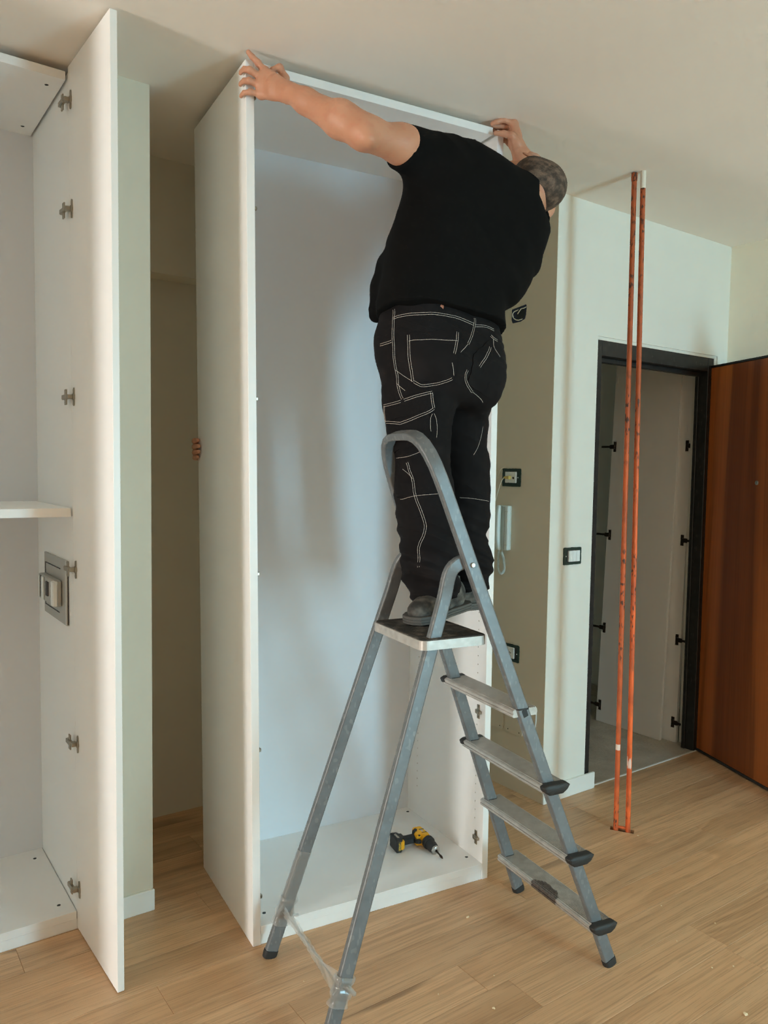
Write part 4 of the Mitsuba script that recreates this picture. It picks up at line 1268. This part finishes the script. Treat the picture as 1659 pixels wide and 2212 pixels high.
# work trousers
tr_ = Field((1.30, 1.66, 1.07), (1.86, 2.10, 2.03), .0050)
tr_.cone(V(1.448, 1.868, 1.955), V(1.628, 1.860, 1.93), .106, .100, .05)
tr_.cone(V(1.435, 1.880, 1.870), V(1.634, 1.868, 1.850), .114, .108, .05)
tr_.ell(V(1.500, 1.815, 1.795), V(.105, .10, .12), k=.05); tr_.ell(V(1.628, 1.815, 1.790), V(.09, .10, .12), k=.05)
LEG_L = [(V(1.444, 1.868, 1.800), .112), (V(1.444, 1.862, 1.690), .100), (V(1.448, 1.860, 1.600), .090), (V(1.462, 1.858, 1.515), .078), (V(1.468, 1.852, 1.430), .083), (V(1.478, 1.848, 1.345), .086), (V(1.487, 1.848, 1.250), .076),
         (V(1.500, 1.846, 1.190), .086), (V(1.506, 1.845, 1.135), .070)]
LEG_R = [(V(1.634, 1.880, 1.800), .094), (V(1.646, 1.895, 1.690), .086), (V(1.652, 1.905, 1.600), .078), (V(1.668, 1.905, 1.515), .078), (V(1.674, 1.905, 1.430), .078), (V(1.676, 1.905, 1.345), .078), (V(1.676, 1.908, 1.265), .066),
         (V(1.690, 1.905, 1.205), .080), (V(1.712, 1.905, 1.145), .064)]
for leg in (LEG_L, LEG_R):
    tr_.chain([q[0] for q in leg], [q[1] for q in leg], .03)
tr_.cut(V(1.45, 1.78, 1.975), unit(V(.11, .18, 1)))
g_ = tr_.grid()
d_b = (1.106 + .02 * np.sin(g_[..., 0] * 60)) - g_[..., 2]
tr_.f = np.maximum(tr_.f, d_b.astype(np.float32))


def folds2(g):
    low = np.clip((1.34 - g[..., 2]) / .16, 0, 1)
    a = meshkit.fbm(np.stack([g[..., 0] * 5, g[..., 1] * 5, g[..., 2] * 22 + g[..., 0] * 9], -1), 2, 2)
    b = meshkit.fbm(np.stack([g @ unit(RT + UP) * 13, g @ unit(UP - RT) * 4, g @ FW * 4], -1), 2, 6)
    return (np.abs(a - .5) - .14) * (.016 + .046 * low) + (np.abs(b - .5) - .14) * .018 * (1 - .5 * low)


tr_.ripple(folds2)
trm = tr_.mesh()
trk = obj('trousers', trm, 'm_canvas', man, smooth=True)
from scipy.spatial import cKDTree
TRT = cKDTree(np.asarray(trm.vertices)); TRN = np.asarray(trm.vertex_normals)


def on_cloth(pts, n, lift):
    P = curve(pts, n)
    d, i = TRT.query(P, k=6)
    w = 1 / (d + 1e-4); w /= w.sum(1, keepdims=True)
    q, nn = (np.asarray(trm.vertices)[i] * w[..., None]).sum(1), (TRN[i] * w[..., None]).sum(1)
    nn /= np.linalg.norm(nn, axis=1, keepdims=True)
    for _ in range(2):
        q[1:-1] = q[1:-1] * .5 + (q[:-2] + q[2:]) * .25
    return q + nn * lift, nn


STITCH = [
    (1, [(1.330, 1.838, 1.929), (1.347, 1.809, 1.936), (1.368, 1.788, 1.939), (1.395, 1.768, 1.942), (1.426, 1.757, 1.943), (1.467, 1.757, 1.943), (1.509, 1.756, 1.941), (1.565, 1.755, 1.929)]),
    (1, [(1.571, 1.755, 1.926), (1.613, 1.753, 1.928), (1.645, 1.753, 1.921)]),
    (1, [(1.337, 1.840, 1.957), (1.330, 1.834, 1.923), (1.328, 1.831, 1.865), (1.331, 1.829, 1.821), (1.339, 1.830, 1.784), (1.342, 1.822, 1.732), (1.348, 1.809, 1.698)]),
    (1, [(1.318, 1.881, 1.858), (1.320, 1.861, 1.859), (1.327, 1.835, 1.863)]),
    (1, [(1.354, 1.793, 1.879), (1.354, 1.791, 1.844), (1.356, 1.789, 1.810), (1.363, 1.789, 1.779), (1.370, 1.789, 1.747)]),
    (0, [(1.354, 1.792, 1.862), (1.379, 1.773, 1.865), (1.411, 1.757, 1.867), (1.446, 1.745, 1.868), (1.481, 1.731, 1.868)]),
    (1, [(1.489, 1.739, 1.893), (1.479, 1.730, 1.863), (1.467, 1.724, 1.829)]),
    (0, [(1.456, 1.722, 1.803), (1.459, 1.721, 1.787), (1.463, 1.722, 1.767)]),
    (1, [(1.372, 1.787, 1.747), (1.386, 1.773, 1.735), (1.407, 1.763, 1.739), (1.426, 1.751, 1.743), (1.443, 1.737, 1.750), (1.461, 1.724, 1.759)]),
    (1, [(1.570, 1.756, 1.948), (1.568, 1.755, 1.925), (1.551, 1.744, 1.895), (1.521, 1.728, 1.864)]),
    (0, [(1.521, 1.728, 1.864), (1.504, 1.723, 1.849), (1.488, 1.721, 1.836)]),
    (1, [(1.341, 1.882, 1.682), (1.343, 1.827, 1.690), (1.358, 1.793, 1.698), (1.382, 1.772, 1.708), (1.411, 1.757, 1.717)]),
    (1, [(1.409, 1.757, 1.716), (1.411, 1.755, 1.694), (1.417, 1.757, 1.674)]),
    (1, [(1.417, 1.757, 1.673), (1.393, 1.774, 1.655), (1.370, 1.796, 1.640), (1.355, 1.824, 1.629)]),
    (1, [(1.355, 1.824, 1.629), (1.348, 1.848, 1.633), (1.349, 1.880, 1.637)]),
    (1, [(1.348, 1.881, 1.637), (1.344, 1.880, 1.661), (1.340, 1.878, 1.682)]),
    (0, [(1.342, 1.826, 1.742), (1.347, 1.812, 1.730), (1.353, 1.803, 1.722)]),
    (0, [(1.338, 1.833, 1.784), (1.351, 1.813, 1.767), (1.370, 1.789, 1.747)]),
    (0, [(1.417, 1.761, 1.659), (1.415, 1.764, 1.637), (1.418, 1.765, 1.608)]),
    (0, [(1.425, 1.758, 1.660), (1.436, 1.762, 1.638), (1.439, 1.762, 1.590)]),
    (0, [(1.374, 1.867, 1.530), (1.376, 1.828, 1.533), (1.390, 1.803, 1.540), (1.410, 1.782, 1.555)]),
    (1, [(1.382, 1.824, 1.517), (1.387, 1.820, 1.491), (1.392, 1.809, 1.468), (1.391, 1.802, 1.442), (1.395, 1.798, 1.416), (1.404, 1.790, 1.387), (1.410, 1.781, 1.358), (1.413, 1.778, 1.349), (1.418, 1.779, 1.328), (1.416, 1.786, 1.301), (1.413, 1.798, 1.279), (1.416, 1.807, 1.261), (1.423, 1.813, 1.233), (1.413, 1.800, 1.208)]),
    (0, [(1.379, 1.842, 1.497), (1.385, 1.827, 1.486), (1.392, 1.810, 1.468)]),
    (0, [(1.378, 1.846, 1.408), (1.383, 1.818, 1.414), (1.396, 1.796, 1.420), (1.420, 1.774, 1.424), (1.456, 1.762, 1.427)]),
    (0, [(1.609, 1.849, 1.411), (1.634, 1.829, 1.409), (1.667, 1.819, 1.405), (1.710, 1.828, 1.399)]),
    (1, [(1.626, 1.744, 1.900), (1.635, 1.742, 1.894), (1.649, 1.742, 1.889)]),
    (0, [(1.630, 1.741, 1.890), (1.628, 1.729, 1.859), (1.644, 1.725, 1.838)]),
    (1, [(1.609, 1.730, 1.862), (1.583, 1.721, 1.827), (1.562, 1.723, 1.800)]),
    (1, [(1.512, 1.715, 1.785), (1.503, 1.717, 1.768), (1.517, 1.724, 1.744), (1.551, 1.737, 1.729)]),
    (0, [(1.551, 1.737, 1.729), (1.584, 1.744, 1.716), (1.604, 1.749, 1.702)]),
    (0, [(1.666, 1.815, 1.634), (1.664, 1.820, 1.606), (1.654, 1.821, 1.571), (1.638, 1.823, 1.544)]),
]
# pocket flap raised from the thigh


def patch(corners, t=.006, n=14):
    a, b, c, d = [V(*x) for x in corners]
    rows_ = []
    for v in np.linspace(0, 1, n):
        rows_ += [((a * (1 - u) + b * u) * (1 - v) + (d * (1 - u) + c * u) * v) for u in np.linspace(0, 1, n)]
    P = np.array(rows_)
    dd, i = TRT.query(P, k=8); w = 1 / (dd + 1e-3); w /= w.sum(1, keepdims=True)
    q = (np.asarray(trm.vertices)[i] * w[..., None]).sum(1); nn = (TRN[i] * w[..., None]).sum(1); nn /= np.linalg.norm(nn, axis=1, keepdims=True)
    top, bot = q + nn * t, q - nn * .002
    v = np.vstack([top, bot]); f = []
    for r in range(n - 1):
        for c_ in range(n - 1):
            k = r * n + c_
            f += [(k, k + 1, k + n + 1), (k, k + n + 1, k + n)]
            k += n * n
            f += [(k + n + 1, k + 1, k), (k + n, k + n + 1, k)]
    edge = list(range(n)) + [r * n + n - 1 for r in range(1, n)] + [n * n - 1 - c_ for c_ in range(1, n)] + [r * n for r in range(n - 2, 0, -1)]
    for x, y in zip(edge, edge[1:] + edge[:1]):
        f += [(x, y + n * n, y), (x, x + n * n, y + n * n)]
    m = trimesh.Trimesh(v, np.array(f), process=False)
    m.fix_normals()
    return m


PATCHES = [
    ('pocket_flap', [(1.340, 1.883, 1.685), (1.412, 1.757, 1.719), (1.420, 1.756, 1.671), (1.350, 1.887, 1.635)], 0.007),
    ('back_pocket', [(1.353, 1.794, 1.884), (1.492, 1.741, 1.898), (1.465, 1.723, 1.757), (1.369, 1.788, 1.744)], 0.003),
    ('cargo_pocket', [(1.347, 1.886, 1.645), (1.407, 1.759, 1.675), (1.418, 1.767, 1.595), (1.369, 1.868, 1.546)], 0.004),
    ('back_pocket', [(1.541, 1.725, 1.837), (1.623, 1.741, 1.890), (1.594, 1.736, 1.724), (1.515, 1.722, 1.750)], 0.003),
    ('knee_patch', [(1.377, 1.863, 1.413), (1.454, 1.762, 1.430), (1.459, 1.756, 1.363), (1.386, 1.826, 1.353)], 0.003),
]
PTOP = []
for nm, cs, t_ in PATCHES:
    pm = patch(cs, t_)
    PTOP.append(np.asarray(pm.vertices)[:len(pm.vertices) // 2])
    obj(nm, pm, 'm_canvas', trk, smooth=35)
PTOP = np.vstack(PTOP); PTREE = cKDTree(PTOP)


for dbl, pts in STITCH:
    L_ = np.linalg.norm(np.diff(np.array(pts), axis=0), axis=1).sum()
    q, nn = on_cloth(np.array(pts), max(8, int(L_ / .007)), .0010)
    if len(PTOP):
        dd_, ii_ = PTREE.query(q, k=12, distance_upper_bound=.016)
        ok_ = np.isfinite(dd_)
        hgt = np.where(ok_, np.einsum('nkj,nj->nk', PTOP[np.minimum(ii_, len(PTOP) - 1)] - q[:, None], nn), 0)
        lat = np.where(ok_, np.linalg.norm(PTOP[np.minimum(ii_, len(PTOP) - 1)] - q[:, None] - hgt[..., None] * nn[:, None], axis=-1), 1)
        q = q + nn * np.clip(np.where(lat < .009, hgt, 0).max(1), 0, .012)[:, None] + nn * .0006
    ms = []
    tg = np.gradient(q, axis=0); sd = np.cross(tg, nn); sd /= np.linalg.norm(sd, axis=1, keepdims=True)
    for o in ((-.0030, .0030) if dbl else (0,)):
        ms.append(sweep(q + sd * o, ring(.0007, 5, .0006), sd))
    obj('stitching', cat(*ms), 'm_stitch', trk, label='pale contrast stitching')
# shoes
def shoe(toe, heel, zb, tilt, label):
    k = key('shoe', man)
    d = unit(V(heel[0] - toe[0], heel[1] - toe[1], 0)); L0 = math.hypot(heel[0] - toe[0], heel[1] - toe[1])
    d = unit(d + V(0, 0, tilt)); s = unit(np.cross(V(0, 0, 1), d)); up = np.cross(d, s)
    o = V(toe[0], toe[1], zb)
    at = lambda a, b, c: o + d * a + s * b + up * c
    A = np.array([d, s, up])
    fd = Field(o - .12 + V(min(0, d[0]) * L0, min(0, d[1]) * L0, -.0), o + .20 + V(max(0, d[0]) * L0, max(0, d[1]) * L0, .06), .0032)
    fd.ell(at(.062, 0, .034), V(.060, .040, .034), A, .03)
    fd.ell(at(.13, 0, .044), V(.075, .040, .044), A, .03)
    fd.ell(at(.215, 0, .052), V(.056, .036, .054), A, .03)
    fd.cone(at(.190, 0, .070), at(.188, 0, .112), .041, .040, .02)
    fd.cone(at(.10, 0, .055), at(.175, 0, .092), .024, .028, .03)
    fd.cut(at(.2, 0, .118), up); fd.cut(at(0, 0, .020), -up)
    scene[k] = mikit.ply(fd.mesh(), 'm_shoe', smooth=True); tag(k, label)
    out = Polygon([(L0 * .00, .012), (L0 * .03, .032), (L0 * .14, .046), (L0 * .32, .048), (L0 * .52, .040), (L0 * .75, .037), (L0 * .92, .034), (L0 * .99, .016),
                   (L0 * .99, -.016), (L0 * .92, -.034), (L0 * .75, -.037), (L0 * .52, -.038), (L0 * .32, -.046), (L0 * .14, -.044), (L0 * .03, -.030), (L0 * .0, -.010)]).buffer(.004)
    obj('sole', place(cat(*[(lambda m: m.apply_translation((0, 0, z0)))(extrude(out.buffer(b), h)) for z0, h, b in ((0, .006, 0), (.006, .003, -.002), (.009, .005, .0005), (.014, .003, -.0015), (.017, .006, .001))]), o, d, s, up), 'm_sole', k, label='ribbed grey rubber sole')
    for i in range(5):
        a = .085 + i * .020
        p0 = [at(a + .002, b, .062 + .38 * (a - .085) + .022 * (1 - (b / .026) ** 2) + .004) for b in np.linspace(-.026, .026, 9)]
        obj('lace', tube(p0, .0028, 6), 'm_sock' if False else 'm_sole', k, smooth=True)
    obj('side_patch', place(extrude(Polygon([(.098, .040), (.118, .048), (.128, .066), (.116, .080), (.102, .070)]), .003), at(0, .0, 0), d, up, s * -1) if False else place(extrude(Polygon([(.098, .036), (.118, .042), (.128, .060), (.116, .076), (.102, .066)]), .004), at(0, (.0405), 0), d, up, s), 'm_box_grey', k)
    return k


shoe((1.382, 1.793), (1.660, 1.870), 1.0415, .050, 'worn grey work shoe, the nearer one')
shoe((1.515, 1.930), (1.800, 1.925), 1.0415, -.020, 'worn grey work shoe, the farther one')
obj('sock', lathe([(0, .040), (.03, .040)], V(1.545, 1.848, 1.120), (0, 0, 1), 20), 'm_sock', man, smooth=40)
obj('belt', tube(curve([V(1.360, 1.865, 1.962), V(1.376, 1.825, 1.966), V(1.412, 1.785, 1.968), V(1.455, 1.768, 1.966)], 14), .013, 8), 'm_skin_dark', man, smooth=True, label='brown leather belt')

# ------------------------------------------------------------------ the helper behind the wardrobe: only the fingers show
m2 = thing('person', 'hand of a second person gripping the back edge of the tall wardrobe', 'person')
zc_ = 1.585
B_ = WD
H2 = []
for i, dz in enumerate((0, -.021, -.041, -.060)):
    z = zc_ + dz
    tipb = (.030, .042, .040, .026)[i]
    H2.append([wl(.040, B_ + .030, z - .004), wl(-.006, B_ + .022, z), wl(-.0125, B_ - .008, z + .001), wl(-.0105, B_ - tipb, z + .002)])
fd2 = Field(wl(0, B_, 1.55) - .17, wl(0, B_, 1.55) + .22, .0030)
wri = wl(.125, B_ + .045, 1.530)
hand(fd2, wri, H2, [wl(.10, B_ + .036, 1.56), wl(.075, B_ + .034, 1.585), wl(.060, B_ + .025, 1.605), wl(.050, B_ + .014, 1.622)], k=.010, fr=.0094)
fd2.chain([wri, wl(.19, B_ + .075, 1.49)], [.028, .034], .02)
hm = sorted(manifold(fd2.mesh()).decompose(), key=lambda q: -q.volume())[0]
obj('hand', from_manifold(hm), 'm_skin', m2, smooth=True)
